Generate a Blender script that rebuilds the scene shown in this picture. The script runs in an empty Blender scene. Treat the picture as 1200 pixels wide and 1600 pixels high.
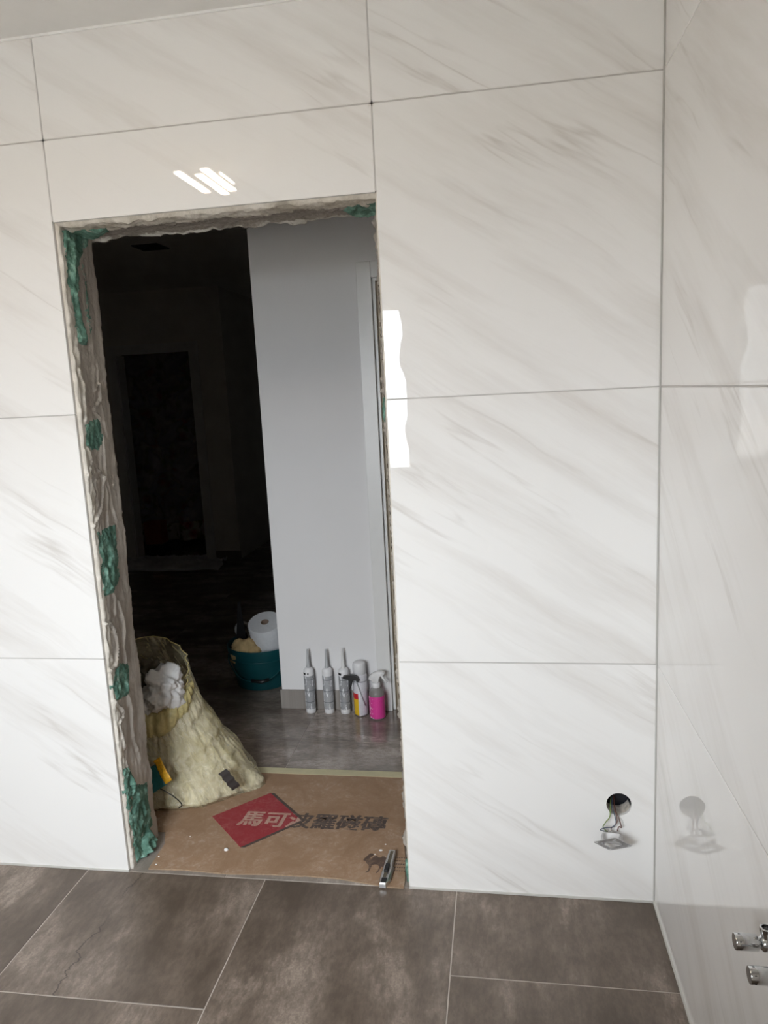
import bpy, bmesh, math, random
from mathutils import Vector, Matrix, noise
random.seed(7)
PI = math.pi
scene = bpy.context.scene
COL = scene.collection

# ---------------------------------------------------------------- camera, sky, exposure
def make_camera():
    c = bpy.data.cameras.new('camera')
    o = bpy.data.objects.new('camera', c)
    COL.objects.link(o)
    yaw, pit, rol = 0.1606, -0.1638, -0.0502
    F = Vector((-math.sin(yaw)*math.cos(pit), math.cos(yaw)*math.cos(pit), math.sin(pit)))
    R = F.cross(Vector((0, 0, 1))).normalized()
    U = R.cross(F)
    R2 = R*math.cos(rol) + U*math.sin(rol)
    U2 = -R*math.sin(rol) + U*math.cos(rol)
    m = Matrix((R2, U2, -F)).transposed().to_4x4()
    m.translation = Vector((-0.414, -1.960, 1.489))
    o.matrix_world = m
    c.sensor_fit = 'VERTICAL'
    c.sensor_height = 24
    c.lens = 1129.39/1600*24
    c.clip_start = 0.02
    scene.camera = o
make_camera()

SKY = 56.0                                             # zenith luminance of the overcast sky
w = bpy.data.worlds.new('overcast_sky')
scene.world = w
w.use_nodes = True
bg = w.node_tree.nodes['Background']
bg.inputs[0].default_value = (0.91, 0.967, 1.02, 1)
_t = w.node_tree                                       # standard overcast sky: L = Lz (1 + 2 sin(elevation)) / 3
_g = _t.nodes.new('ShaderNodeTexCoord'); _s = _t.nodes.new('ShaderNodeSeparateXYZ')
_t.links.new(_g.outputs['Generated'], _s.inputs[0])
_m = _t.nodes.new('ShaderNodeMath'); _m.operation = 'MAXIMUM'; _m.inputs[1].default_value = 0.0
_t.links.new(_s.outputs[2], _m.inputs[0])
_a = _t.nodes.new('ShaderNodeMath'); _a.operation = 'MULTIPLY_ADD'
_a.inputs[1].default_value = 2*SKY/3; _a.inputs[2].default_value = SKY/3
_t.links.new(_m.outputs[0], _a.inputs[0]); _t.links.new(_a.outputs[0], bg.inputs[1])
scene.view_settings.view_transform = 'Standard'
scene.view_settings.look = 'None'
scene.view_settings.exposure = 0.17
scene.view_settings.gamma = 1.0
scene.view_settings.use_curve_mapping = False
try:
    scene.cycles.use_denoising = True
    scene.cycles.max_bounces = 14
    scene.cycles.diffuse_bounces = 8
    scene.cycles.glossy_bounces = 6
    scene.cycles.transparent_max_bounces = 16
    scene.cycles.caustics_reflective = False
    scene.cycles.caustics_refractive = False
    scene.cycles.sample_clamp_indirect = 6.0
except Exception:
    pass

def portal(name, loc, rot, sx, sy):
    l = bpy.data.lights.new(name, 'AREA')
    l.shape = 'RECTANGLE'; l.size = sx; l.size_y = sy
    l.cycles.is_portal = True
    o = bpy.data.objects.new(name, l)
    COL.objects.link(o)
    o.location = loc; o.rotation_euler = rot
    return o
WX0, WX1, WZ0, WZ1 = -2.00, -0.90, 0.96, 2.04          # the bathroom window
YF = -2.40                                             # inner face of the window wall
portal('window_daylight_offscreen', ((WX0+WX1)/2, YF-0.10, (WZ0+WZ1)/2), (PI/2, 0, 0), WX1-WX0, WZ1-WZ0)

# ---------------------------------------------------------------- material helpers
class NT:
    def __init__(s, name):
        s.m = bpy.data.materials.new(name)
        s.m.use_nodes = True
        s.t = s.m.node_tree
        s.b = s.t.nodes['Principled BSDF']
        s.out = s.t.nodes['Material Output']
    def n(s, typ, **kw):
        nd = s.t.nodes.new(typ)
        for k, v in kw.items():
            if isinstance(k, str) and hasattr(nd, k) and k not in ('inputs',):
                setattr(nd, k, v)
        return nd
    def l(s, a, b):
        s.t.links.new(a, b)
    def coord(s, kind='Object'):
        return s.n('ShaderNodeTexCoord').outputs[kind]
    def math(s, op, a, b=None, clamp=False):
        nd = s.n('ShaderNodeMath'); nd.operation = op; nd.use_clamp = clamp
        for i, v in enumerate((a, b)):
            if v is None: continue
            if isinstance(v, (int, float)): nd.inputs[i].default_value = v
            else: s.l(v, nd.inputs[i])
        return nd.outputs[0]
    def sep(s, v):
        nd = s.n('ShaderNodeSeparateXYZ'); s.l(v, nd.inputs[0]); return nd.outputs
    def comb(s, x, y, z):
        nd = s.n('ShaderNodeCombineXYZ')
        for i, v in enumerate((x, y, z)):
            if isinstance(v, (int, float)): nd.inputs[i].default_value = v
            else: s.l(v, nd.inputs[i])
        return nd.outputs[0]
    def noise(s, vec, scale=5, detail=3, rough=0.5, dist=0.0):
        nd = s.n('ShaderNodeTexNoise')
        if vec is not None: s.l(vec, nd.inputs['Vector'])
        nd.inputs['Scale'].default_value = scale
        nd.inputs['Detail'].default_value = detail
        nd.inputs['Roughness'].default_value = rough
        nd.inputs['Distortion'].default_value = dist
        return nd.outputs['Fac']
    def ramp(s, fac, stops, interp='LINEAR'):
        nd = s.n('ShaderNodeValToRGB'); s.l(fac, nd.inputs[0])
        cr = nd.color_ramp; cr.interpolation = interp
        while len(cr.elements) < len(stops): cr.elements.new(0.5)
        for e, (p, c) in zip(cr.elements, stops):
            e.position = p
            e.color = (c, c, c, 1) if isinstance(c, (int, float)) else (*c, 1)
        return nd.outputs[0]
    def mix(s, fac, a, b, blend='MIX'):
        nd = s.n('ShaderNodeMix'); nd.data_type = 'RGBA'; nd.blend_type = blend
        if isinstance(fac, (int, float)): nd.inputs['Factor'].default_value = fac
        else: s.l(fac, nd.inputs['Factor'])
        for k, v in (('A', a), ('B', b)):
            i = nd.inputs[6 if k == 'A' else 7]
            if isinstance(v, tuple): i.default_value = (*v, 1)
            else: s.l(v, i)
        return nd.outputs[2]
    def set(s, **kw):
        for k, v in kw.items():
            i = s.b.inputs[k.replace('_', ' ')]
            if isinstance(v, (int, float)): i.default_value = v
            elif isinstance(v, tuple): i.default_value = (*v, 1) if len(v) == 3 else v
            else: s.l(v, i)
        return s
    def bump(s, h, strength=0.3, dist=0.01):
        nd = s.n('ShaderNodeBump')
        nd.inputs['Strength'].default_value = strength
        nd.inputs['Distance'].default_value = dist
        s.l(h, nd.inputs['Height'])
        s.l(nd.outputs[0], s.b.inputs['Normal'])
        return s

def plain(name, col, rough=0.5, metal=0.0, var=0.06, scale=12, **kw):
    s = NT(name)
    f = s.noise(s.coord(), scale, 4, 0.6)
    lo = tuple(max(0, c*(1-var)) for c in col); hi = tuple(min(1, c*(1+var)) for c in col)
    s.set(Base_Color=s.ramp(f, [(0.3, lo), (0.7, hi)]), Roughness=rough, Metallic=metal, **kw)
    return s.m

def marble():
    s = NT('marble_tile')
    X, Y, Z = s.sep(s.coord())
    u = s.math('SUBTRACT', X, Y)
    a = math.radians(33); ca, sa = math.cos(a), math.sin(a)
    al = s.math('SUBTRACT', s.math('MULTIPLY', u, ca), s.math('MULTIPLY', Z, sa))
    pe = s.math('ADD', s.math('MULTIPLY', u, sa), s.math('MULTIPLY', Z, ca))
    inf = s.n('ShaderNodeObjectInfo')
    rnd = s.math('MULTIPLY', inf.outputs['Random'], 37.0)
    # slow sideways wander of the veins
    wob = s.math('MULTIPLY', s.math('SUBTRACT', s.noise(s.comb(al, pe, rnd), 2.0, 3, 0.5), 0.5), 0.055)
    pw = s.math('ADD', pe, wob)
    broad = s.noise(s.comb(s.math('MULTIPLY', al, 0.75), s.math('MULTIPLY', pw, 6.5), rnd), 1.0, 5, 0.62)
    fine = s.noise(s.comb(s.math('MULTIPLY', al, 2.2), s.math('MULTIPLY', pw, 26.0), s.math('ADD', rnd, 5.3)), 1.0, 6, 0.7)
    mask = s.noise(s.comb(al, pe, s.math('ADD', rnd, 11.0)), 2.0, 2, 0.5)
    soft = s.ramp(broad, [(0.47, 0.0), (0.72, 1.0)])
    soft = s.math('MULTIPLY', soft, s.ramp(fine, [(0.30, 0.35), (0.62, 1.0)]))
    ridge = s.math('ABSOLUTE', s.math('SUBTRACT', s.noise(s.comb(s.math('MULTIPLY', al, 0.45), s.math('MULTIPLY', pw, 5.0), s.math('ADD', rnd, 21.0)), 1.0, 4, 0.55), 0.5))
    vein = s.ramp(ridge, [(0.0, 1.0), (0.016, 0.0)])
    vein = s.math('MULTIPLY', vein, s.ramp(mask, [(0.50, 0.0), (0.66, 1.0)]))
    vein = s.math('MULTIPLY', vein, s.ramp(fine, [(0.40, 0.1), (0.62, 1.0)]))
    base = (0.81, 0.80, 0.785)
    c = s.mix(s.math('MULTIPLY', soft, 0.72), base, (0.60, 0.565, 0.53))
    c = s.mix(s.math('MULTIPLY', vein, 0.50), c, (0.44, 0.40, 0.36))
    s.set(Base_Color=c, Roughness=0.006, IOR=1.58)
    return s.m

def stone_floor(name, c0, c1, c2, rough, along='Y', crack=False):
    s = NT(name)
    X, Y, Z = s.sep(s.coord())
    inf = s.n('ShaderNodeObjectInfo')
    rnd = s.math('MULTIPLY', inf.outputs['Random'], 53.0)
    p, q = (X, Y) if along == 'Y' else (Y, X)
    streak = s.noise(s.comb(s.math('MULTIPLY', p, 4.6), s.math('MULTIPLY', q, 1.5), rnd), 1.0, 8, 0.68, 0.3)
    fine = s.noise(s.comb(s.math('MULTIPLY', p, 75.0), s.math('MULTIPLY', q, 30.0), rnd), 1.0, 5, 0.75)
    grit = s.noise(s.comb(X, Y, rnd), 160.0, 4, 0.75)
    cloud = s.noise(s.comb(X, Y, s.math('ADD', rnd, 9.0)), 4.0, 5, 0.65)
    f = s.math('ADD', s.math('MULTIPLY', streak, 0.62), s.math('MULTIPLY', cloud, 0.38))
    c = s.ramp(f, [(0.40, c0), (0.50, c1), (0.59, c2)])
    pale = s.math('MULTIPLY', s.ramp(f, [(0.52, 0.0), (0.60, 1.0)]), s.ramp(grit, [(0.42, 0.0), (0.62, 0.8)]))
    c = s.mix(pale, c, tuple(min(1, v*1.45) for v in c2))
    c = s.mix(s.math('MULTIPLY', s.ramp(fine, [(0.40, 1.0), (0.58, 0.0)]), 0.42), c, tuple(v*0.72 for v in c0))
    if crack:
        ln = s.math('SUBTRACT', p, s.math('MULTIPLY', s.noise(s.comb(0.0, s.math('MULTIPLY', q, 7.0), s.math('ADD', rnd, 3.0)), 1.0, 5, 0.65), 0.16))
        ln = s.math('ABSOLUTE', s.math('ADD', ln, 0.20))
        k = s.math('MULTIPLY', s.ramp(ln, [(0.0, 1.0), (0.0035, 0.0)]), s.ramp(s.noise(s.comb(p, q, rnd), 6, 2), [(0.40, 0.1), (0.52, 0.85)]))
        c = s.mix(k, c, tuple(v*0.35 for v in c0))
    s.set(Base_Color=c, Roughness=rough, IOR=1.5)
    s.bump(grit, 0.10, 0.002)
    return s.m

def rough_plaster():
    s = NT('rough_mortar')
    co = s.coord()
    X, Y, Z = s.sep(co)
    n1 = s.noise(co, 14, 5, 0.65)
    n2 = s.noise(co, 90, 5, 0.7)
    big = s.noise(co, 4.5, 4, 0.6)
    edge = s.math('ADD', Y, s.math('MULTIPLY', s.math('SUBTRACT', n1, 0.5), 0.06))
    band = s.ramp(edge, [(0.036, 0.0), (0.042, 1.0)])
    mort = s.ramp(big, [(0.35, (0.37, 0.33, 0.29)), (0.52, (0.46, 0.42, 0.37)), (0.66, (0.58, 0.535, 0.48))])
    cream = s.ramp(n1, [(0.3, (0.58, 0.54, 0.47)), (0.65, (0.80, 0.76, 0.69))])
    c = s.mix(band, cream, mort)
    s.set(Base_Color=c, Roughness=0.95)
    s.bump(n2, 0.5, 0.004)
    return s.m

def lintel_plaster():
    s = NT('broken_plaster')
    co = s.coord()
    X, Y, Z = s.sep(co)
    n1 = s.noise(co, 11, 6, 0.68)
    n2 = s.noise(co, 110, 5, 0.75)
    e = s.math('ADD', Y, s.math('MULTIPLY', s.math('SUBTRACT', n1, 0.5), 0.13))
    conc = s.ramp(n2, [(0.3, (0.21, 0.185, 0.16)), (0.7, (0.40, 0.36, 0.32))])
    cream = s.ramp(n1, [(0.35, (0.46, 0.42, 0.35)), (0.60, (0.74, 0.70, 0.63))])
    c = s.mix(s.ramp(e, [(0.082, 0.0), (0.088, 1.0)]), cream, conc)
    c = s.mix(s.ramp(e, [(0.188, 0.0), (0.194, 1.0)]), c, (0.66, 0.64, 0.60))
    s.set(Base_Color=c, Roughness=0.95)
    s.bump(n2, 0.6, 0.004)
    return s.m

def green_mortar():
    s = NT('green_mortar')
    co = s.coord()
    n1 = s.noise(co, 26, 5, 0.65)
    n2 = s.noise(co, 150, 4, 0.7)
    c = s.ramp(n1, [(0.30, (0.055, 0.130, 0.098)), (0.52, (0.115, 0.245, 0.190)), (0.68, (0.33, 0.55, 0.46))])
    s.set(Base_Color=c, Roughness=0.85)
    s.bump(n2, 0.5, 0.004)
    return s.m

def cardboard():
    s = NT('dusty_cardboard')
    co = s.coord()
    X, Y, Z = s.sep(co)
    n1 = s.noise(co, 6, 6, 0.68, 0.6)
    n2 = s.noise(co, 38, 6, 0.72, 1.2)
    fib = s.noise(s.comb(s.math('MULTIPLY', X, 200.0), s.math('MULTIPLY', Y, 30.0), 0.0), 1.0, 3, 0.6)
    c = s.ramp(n1, [(0.35, (0.285, 0.178, 0.105)), (0.65, (0.375, 0.248, 0.160))])
    dust = s.math('MULTIPLY', s.ramp(n2, [(0.48, 0.0), (0.66, 1.0)]), s.ramp(n1, [(0.44, 0.06), (0.62, 0.6)]))
    c = s.mix(dust, c, (0.56, 0.47, 0.39))
    c = s.mix(s.math('MULTIPLY', fib, 0.10), c, (0.20, 0.12, 0.07))
    s.set(Base_Color=c, Roughness=0.72)
    s.bump(n1, 0.25, 0.01)
    return s.m

def print_ink(name, col, dusty=(0.42, 0.30, 0.25), amt=0.75):
    s = NT(name)
    co = s.coord()
    n2 = s.noise(co, 45, 6, 0.72, 1.2)
    n1 = s.noise(co, 7, 4, 0.6)
    d = s.math('MULTIPLY', s.ramp(n2, [(0.46, 0.0), (0.70, 1.0)]), s.ramp(n1, [(0.40, 0.2), (0.62, amt)]))
    s.set(Base_Color=s.mix(d, col, dusty), Roughness=0.65)
    return s.m

DCX, DCY, DH = -1.302, 0.3125, 0.167                   # printed diamond: centre and half diagonal
def letter_ink():
    s = NT('lettering_ink')
    co = s.coord()
    X, Y, Z = s.sep(co)
    d = s.math('ADD', s.math('ABSOLUTE', s.math('SUBTRACT', X, DCX)), s.math('ABSOLUTE', s.math('SUBTRACT', Y, DCY)))
    inside = s.math('LESS_THAN', d, DH)
    n2 = s.noise(co, 55, 6, 0.72, 1.0)
    dark = s.ramp(n2, [(0.45, (0.075, 0.055, 0.048)), (0.72, (0.20, 0.15, 0.12))])
    lite = s.ramp(n2, [(0.40, (0.42, 0.25, 0.20)), (0.70, (0.55, 0.38, 0.31))])
    s.set(Base_Color=s.mix(inside, dark, lite), Roughness=0.7)
    return s.m

def thin_film(name, col, alpha, rough=0.18, wr=30, emi=None):
    s = NT(name)
    co = s.coord()
    f = s.noise(co, wr, 5, 0.6, 0.8)
    s.set(Base_Color=col, Roughness=rough, Alpha=s.ramp(f, [(0.35, max(0, alpha-0.14)), (0.65, min(1, alpha+0.14))]), IOR=1.5)
    s.bump(f, 0.35, 0.006)
    return s.m

def window_glass():
    s = NT('window_glass')
    t = s.n('ShaderNodeBsdfTransparent'); g = s.n('ShaderNodeBsdfGlossy')
    g.inputs['Roughness'].default_value = 0.01
    fr = s.n('ShaderNodeFresnel'); fr.inputs[0].default_value = 1.45
    mx = s.n('ShaderNodeMixShader')
    s.l(fr.outputs[0], mx.inputs[0]); s.l(t.outputs[0], mx.inputs[1]); s.l(g.outputs[0], mx.inputs[2])
    s.l(mx.outputs[0], s.out.inputs[0])
    return s.m

def cartridge_label(name, g):
    s = NT(name)
    X, Y, Z = s.sep(s.coord())
    ang = s.math('ARCTAN2', Y, X)
    rows = s.noise(s.comb(s.math('MULTIPLY', ang, 2.2), 0.0, s.math('MULTIPLY', Z, 26.0)), 1.0, 2, 0.5)
    words = s.noise(s.comb(s.math('MULTIPLY', ang, 40.0), 0.0, s.math('MULTIPLY', Z, 260.0)), 1.0, 2, 0.5)
    c = s.ramp(words, [(0.40, (g*0.72, g*0.74, g*0.78)), (0.60, (g*1.18, g*1.2, g*1.24))])
    blk = s.ramp(rows, [(0.585, 0.0), (0.595, 1.0)])
    c = s.mix(blk, c, (0.74, 0.75, 0.77))
    bar = s.math('MULTIPLY', s.ramp(s.math('FRACT', s.math('MULTIPLY', Z, 18.0)), [(0.0, 1.0), (0.06, 1.0), (0.07, 0.0)]), 0.7)
    c = s.mix(bar, c, (0.08, 0.09, 0.10))
    s.set(Base_Color=c, Roughness=0.32)
    return s.m

def can_label():
    s = NT('aerosol_print')
    X, Y, Z = s.sep(s.coord())
    ang = s.math('ARCTAN2', Y, X)                      # local angle; -y faces the bathroom
    words = s.noise(s.comb(s.math('MULTIPLY', ang, 30.0), 0.0, s.math('MULTIPLY', Z, 220.0)), 1.0, 2, 0.5)
    white = s.ramp(words, [(0.40, (0.55, 0.54, 0.60)), (0.56, (0.80, 0.79, 0.82))])
    left = s.math('LESS_THAN', ang, -1.72)
    yel = s.math('MULTIPLY', left, s.math('LESS_THAN', Z, 0.088))
    red = s.math('MULTIPLY', left, s.math('MULTIPLY', s.math('GREATER_THAN', Z, 0.088), s.math('LESS_THAN', Z, 0.115)))
    c = s.mix(yel, white, (0.80, 0.50, 0.02))
    c = s.mix(red, c, (0.62, 0.02, 0.03))
    line = s.ramp(s.math('ABSOLUTE', s.math('SUBTRACT', Z, 0.172)), [(0.0, 1.0), (0.0022, 0.0)])
    c = s.mix(s.math('MULTIPLY', line, 0.8), c, (0.10, 0.10, 0.12))
    s.set(Base_Color=c, Roughness=0.28, Metallic=0.1)
    return s.m

def pink_label():
    s = NT('pink_label')
    X, Y, Z = s.sep(s.coord())
    ang = s.math('ARCTAN2', Y, X)
    words = s.noise(s.comb(s.math('MULTIPLY', ang, 24.0), 0.0, s.math('MULTIPLY', Z, 240.0)), 1.0, 2, 0.5)
    c = s.ramp(words, [(0.42, (0.62, 0.035, 0.26)), (0.62, (0.78, 0.08, 0.36))])
    rows = s.math('GREATER_THAN', s.noise(s.comb(s.math('MULTIPLY', ang, 5.0), 0.0, s.math('MULTIPLY', Z, 60.0)), 1.0, 1, 0.5), 0.60)
    left = s.math('MULTIPLY', rows, s.math('LESS_THAN', ang, -1.95))
    c = s.mix(left, c, (0.90, 0.72, 0.80))
    s.set(Base_Color=c, Roughness=0.3)
    return s.m

def floral():
    s = NT('floral_cloth')
    co = s.coord()
    v = s.n('ShaderNodeTexVoronoi'); s.l(co, v.inputs['Vector']); v.inputs['Scale'].default_value = 5.2
    r = s.ramp(v.outputs['Distance'], [(0.20, 1.0), (0.42, 0.0)])
    n = s.noise(co, 24, 4, 0.6)
    rose = s.ramp(n, [(0.4, (0.30, 0.03, 0.05)), (0.6, (0.55, 0.12, 0.14))])
    leaf = s.ramp(s.noise(co, 9, 3, 0.6), [(0.52, 0.0), (0.58, 1.0)])
    c = s.mix(leaf, (0.62, 0.58, 0.50), (0.26, 0.27, 0.10))
    c = s.mix(r, c, rose)
    s.set(Base_Color=c, Roughness=0.8)
    return s.m

M = {}
M['marble'] = marble()
M['grout'] = plain('grey_grout', (0.46, 0.445, 0.43), 0.9)
M['floor_grout'] = plain('beige_grout', (0.42, 0.375, 0.335), 0.9)
M['core'] = plain('wall_core', (0.45, 0.42, 0.38), 0.95, var=0.12)
M['ceiling'] = plain('ceiling_paint', (0.83, 0.82, 0.80), 0.9, var=0.02)
M['grey_paint'] = plain('pale_grey_paint', (0.74, 0.735, 0.74), 0.75, var=0.015, scale=3)
M['hall_paint'] = plain('hall_paint', (0.74, 0.72, 0.68), 0.8, var=0.03, scale=3)
M['white_lacquer'] = plain('white_lacquer', (0.74, 0.74, 0.73), 0.35, var=0.02)
M['beige_edge'] = plain('beige_door_edge', (0.50, 0.42, 0.31), 0.5)
M['floor'] = stone_floor('taupe_stone_tile', (0.096, 0.073, 0.056), (0.155, 0.122, 0.097), (0.245, 0.200, 0.166), 0.40, 'Y')
M['floor_crack'] = stone_floor('taupe_stone_tile_cracked', (0.096, 0.073, 0.056), (0.155, 0.122, 0.097), (0.245, 0.200, 0.166), 0.40, 'Y', True)
M['hall_floor'] = stone_floor('polished_hall_tile', (0.170, 0.140, 0.120), (0.280, 0.240, 0.212), (0.42, 0.370, 0.335), 0.07, 'X')
M['threshold'] = stone_floor('hall_tile_lightened', (0.23, 0.20, 0.175), (0.30, 0.265, 0.235), (0.38, 0.34, 0.305), 0.38, 'Y')  # lighter copy of the hall tile, brightness at the doorway put into its colour
M['skirting'] = stone_floor('skirting_tile', (0.26, 0.235, 0.215), (0.31, 0.285, 0.262), (0.37, 0.345, 0.32), 0.4, 'X')
M['mortar'] = rough_plaster()
M['lintel'] = lintel_plaster()
M['green'] = green_mortar()
M['card'] = cardboard()
M['card_edge'] = plain('cardboard_edge', (0.33, 0.23, 0.15), 0.9, var=0.2, scale=90)
M['red_ink'] = print_ink('red_ink', (0.30, 0.030, 0.040), (0.40, 0.17, 0.15))
M['dark_ink'] = print_ink('dark_ink', (0.075, 0.055, 0.048), (0.22, 0.16, 0.12), 0.5)
M['camel_ink'] = print_ink('worn_dark_ink', (0.10, 0.065, 0.05), (0.27, 0.18, 0.12), 1.0)
M['letters'] = letter_ink()
M['tape'] = plain('masking_tape', (0.56, 0.52, 0.34), 0.7, var=0.06, scale=30)
def bag_film():
    s = NT('yellow_film')
    X, Y, Z = s.sep(s.coord())
    pe = s.math('ADD', s.math('MULTIPLY', X, 0.80), s.math('MULTIPLY', Z, 0.55))
    al = s.math('SUBTRACT', s.math('MULTIPLY', X, 0.55), s.math('MULTIPLY', Z, 0.80))
    st = s.noise(s.comb(s.math('MULTIPLY', pe, 46.0), s.math('MULTIPLY', al, 7.0), s.math('MULTIPLY', Y, 12.0)), 1.0, 5, 0.62, 0.9)
    bl = s.noise(s.coord(), 9, 3, 0.6, 0.5)
    f = s.math('ADD', s.math('MULTIPLY', st, 0.6), s.math('MULTIPLY', bl, 0.4))
    s.set(Base_Color=s.ramp(bl, [(0.35, (0.66, 0.58, 0.30)), (0.65, (0.86, 0.80, 0.58))]), Roughness=0.08,
          Alpha=s.ramp(f, [(0.38, 0.16), (0.52, 0.36), (0.66, 0.75)]), IOR=1.5)
    s.bump(st, 0.9, 0.012)
    return s.m
M['bag'] = bag_film()
M['bag_rim'] = thin_film('bunched_yellow_film', (0.80, 0.70, 0.34), 0.70, 0.18, 40)
def bag_fill():
    s = NT('crumpled_film_fill')
    co = s.coord()
    n = s.noise(co, 30, 5, 0.7, 1.0)
    c = s.ramp(n, [(0.30, (0.50, 0.45, 0.30)), (0.50, (0.60, 0.55, 0.40)), (0.68, (0.74, 0.71, 0.62))])
    s.set(Base_Color=c, Roughness=0.35)
    s.bump(n, 0.6, 0.01)
    return s.m
M['fill'] = bag_fill()
M['paper'] = plain('white_paper', (0.82, 0.82, 0.82), 0.9, var=0.03)
M['dark_rag'] = plain('dark_rag', (0.10, 0.085, 0.06), 0.8, var=0.4)
M['teal_pack'] = plain('teal_packet', (0.02, 0.16, 0.17), 0.4, var=0.2, scale=40)
M['yellow_pack'] = plain('yellow_packet', (0.75, 0.40, 0.02), 0.4, var=0.3, scale=120)
M['black'] = plain('black_plastic', (0.012, 0.012, 0.013), 0.35)
M['black_tape'] = plain('dark_brown_tape', (0.020, 0.014, 0.012), 0.6)
M['teal'] = plain('teal_plastic', (0.006, 0.070, 0.082), 0.33, var=0.1)
M['roll'] = plain('paper_roll', (0.75, 0.77, 0.80), 0.95, var=0.05, scale=60)
M['tube_core'] = plain('brown_card_core', (0.30, 0.22, 0.17), 0.9)
M['sponge'] = plain('tan_sponge', (0.55, 0.40, 0.20), 0.95, var=0.18, scale=30)
M['white_plastic'] = plain('white_plastic', (0.76, 0.76, 0.77), 0.3, var=0.02)
M['grey_nozzle'] = plain('grey_nozzle', (0.42, 0.43, 0.44), 0.35, var=0.03)
M['pale_nozzle'] = plain('pale_nozzle', (0.66, 0.66, 0.65), 0.35, var=0.03)
M['label_a'] = cartridge_label('cartridge_print_a', 0.34)
M['label_b'] = cartridge_label('cartridge_print_b', 0.40)
M['label_c'] = cartridge_label('cartridge_print_c', 0.32)
M['can'] = can_label()
M['steel'] = plain('brushed_steel', (0.62, 0.62, 0.62), 0.28, 1.0)
M['chrome'] = plain('chrome', (0.60, 0.61, 0.62), 0.10, 1.0, var=0.01)
M['zinc'] = plain('zinc_plate', (0.55, 0.55, 0.56), 0.35, 1.0, var=0.15, scale=80)
M['pink'] = pink_label()
M['clear'] = thin_film('clear_bottle', (0.36, 0.35, 0.33), 0.62, 0.06, 3)
M['clear_cap'] = thin_film('cloudy_clear_plastic', (0.86, 0.86, 0.86), 0.72, 0.12, 3)
M['box_black'] = plain('socket_box_black', (0.012, 0.013, 0.018), 0.4, var=0.4, scale=60)
M['box_dust'] = plain('socket_box_dust', (0.55, 0.50, 0.44), 0.9, var=0.35, scale=80)
M['wire_blue'] = plain('blue_wire', (0.07, 0.085, 0.12), 0.4)
M['wire_brown'] = plain('brown_wire', (0.10, 0.04, 0.03), 0.4)
M['wire_green'] = plain('green_wire', (0.16, 0.22, 0.07), 0.4)
M['film'] = thin_film('dusty_clear_film', (0.62, 0.62, 0.66), 0.36, 0.16, 5)
M['dust_sheet'] = plain('pale_dust_sheet', (0.72, 0.72, 0.74), 0.5, var=0.1)
M['rust_box'] = plain('rust_red_box', (0.34, 0.10, 0.04), 0.6)
M['floral'] = floral()
M['glass'] = window_glass()
M['plastic_sheet'] = plain('white_cover_sheet', (0.72, 0.72, 0.72), 0.6)
M['silicone'] = plain('grey_silicone', (0.52, 0.51, 0.48), 0.45)
M['white_caulk'] = plain('white_caulk', (0.85, 0.85, 0.83), 0.6)
M['ground'] = plain('outside_ground', (0.33, 0.305, 0.275), 0.95, var=0.2, scale=0.3)
def led():
    s = NT('warm_led')
    s.set(Base_Color=(1.0, 0.93, 0.75))
    s.b.inputs['Emission Color'].default_value = (1.0, 0.82, 0.62, 1)
    s.b.inputs['Emission Strength'].default_value = 42.0
    return s.m
M['led'] = led()

# ---------------------------------------------------------------- object helpers
def mesh(name, vs, fs, mat, parent=None, loc=(0, 0, 0), rot=(0, 0, 0), smooth=False, auto=None):
    me = bpy.data.meshes.new(name)
    me.from_pydata([tuple(v) for v in vs], [], fs)
    me.validate(); me.update()
    bm = bmesh.new(); bm.from_mesh(me)
    bmesh.ops.recalc_face_normals(bm, faces=bm.faces)
    bm.to_mesh(me); bm.free()
    if smooth or auto:
        me.shade_smooth()
        if auto:
            try: me.set_sharp_from_angle(angle=math.radians(auto))
            except Exception: pass
    mats = mat if isinstance(mat, (list, tuple)) else [mat]
    for m in mats: me.materials.append(M[m])
    o = bpy.data.objects.new(name, me)
    COL.objects.link(o)
    o.location = loc; o.rotation_euler = rot
    if parent: o.parent = parent
    return o
def thing(name, label, cat, loc=(0, 0, 0), rot=(0, 0, 0), group=None):
    o = bpy.data.objects.new(name, None)
    COL.objects.link(o)
    o.empty_display_size = 0.05
    o.location = loc; o.rotation_euler = rot
    return tag(o, label, cat, group)
def tag(o, label, cat, group=None):
    o['label'] = label; o['category'] = cat
    if group: o['group'] = group
    return o
def struct(o, label=None):
    o['kind'] = 'structure'
    if label: o['label'] = label
    return o
def struct_root(name, label=None, loc=(0, 0, 0)):
    o = bpy.data.objects.new(name, None); COL.objects.link(o); o.location = loc
    return struct(o, label)

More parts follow.
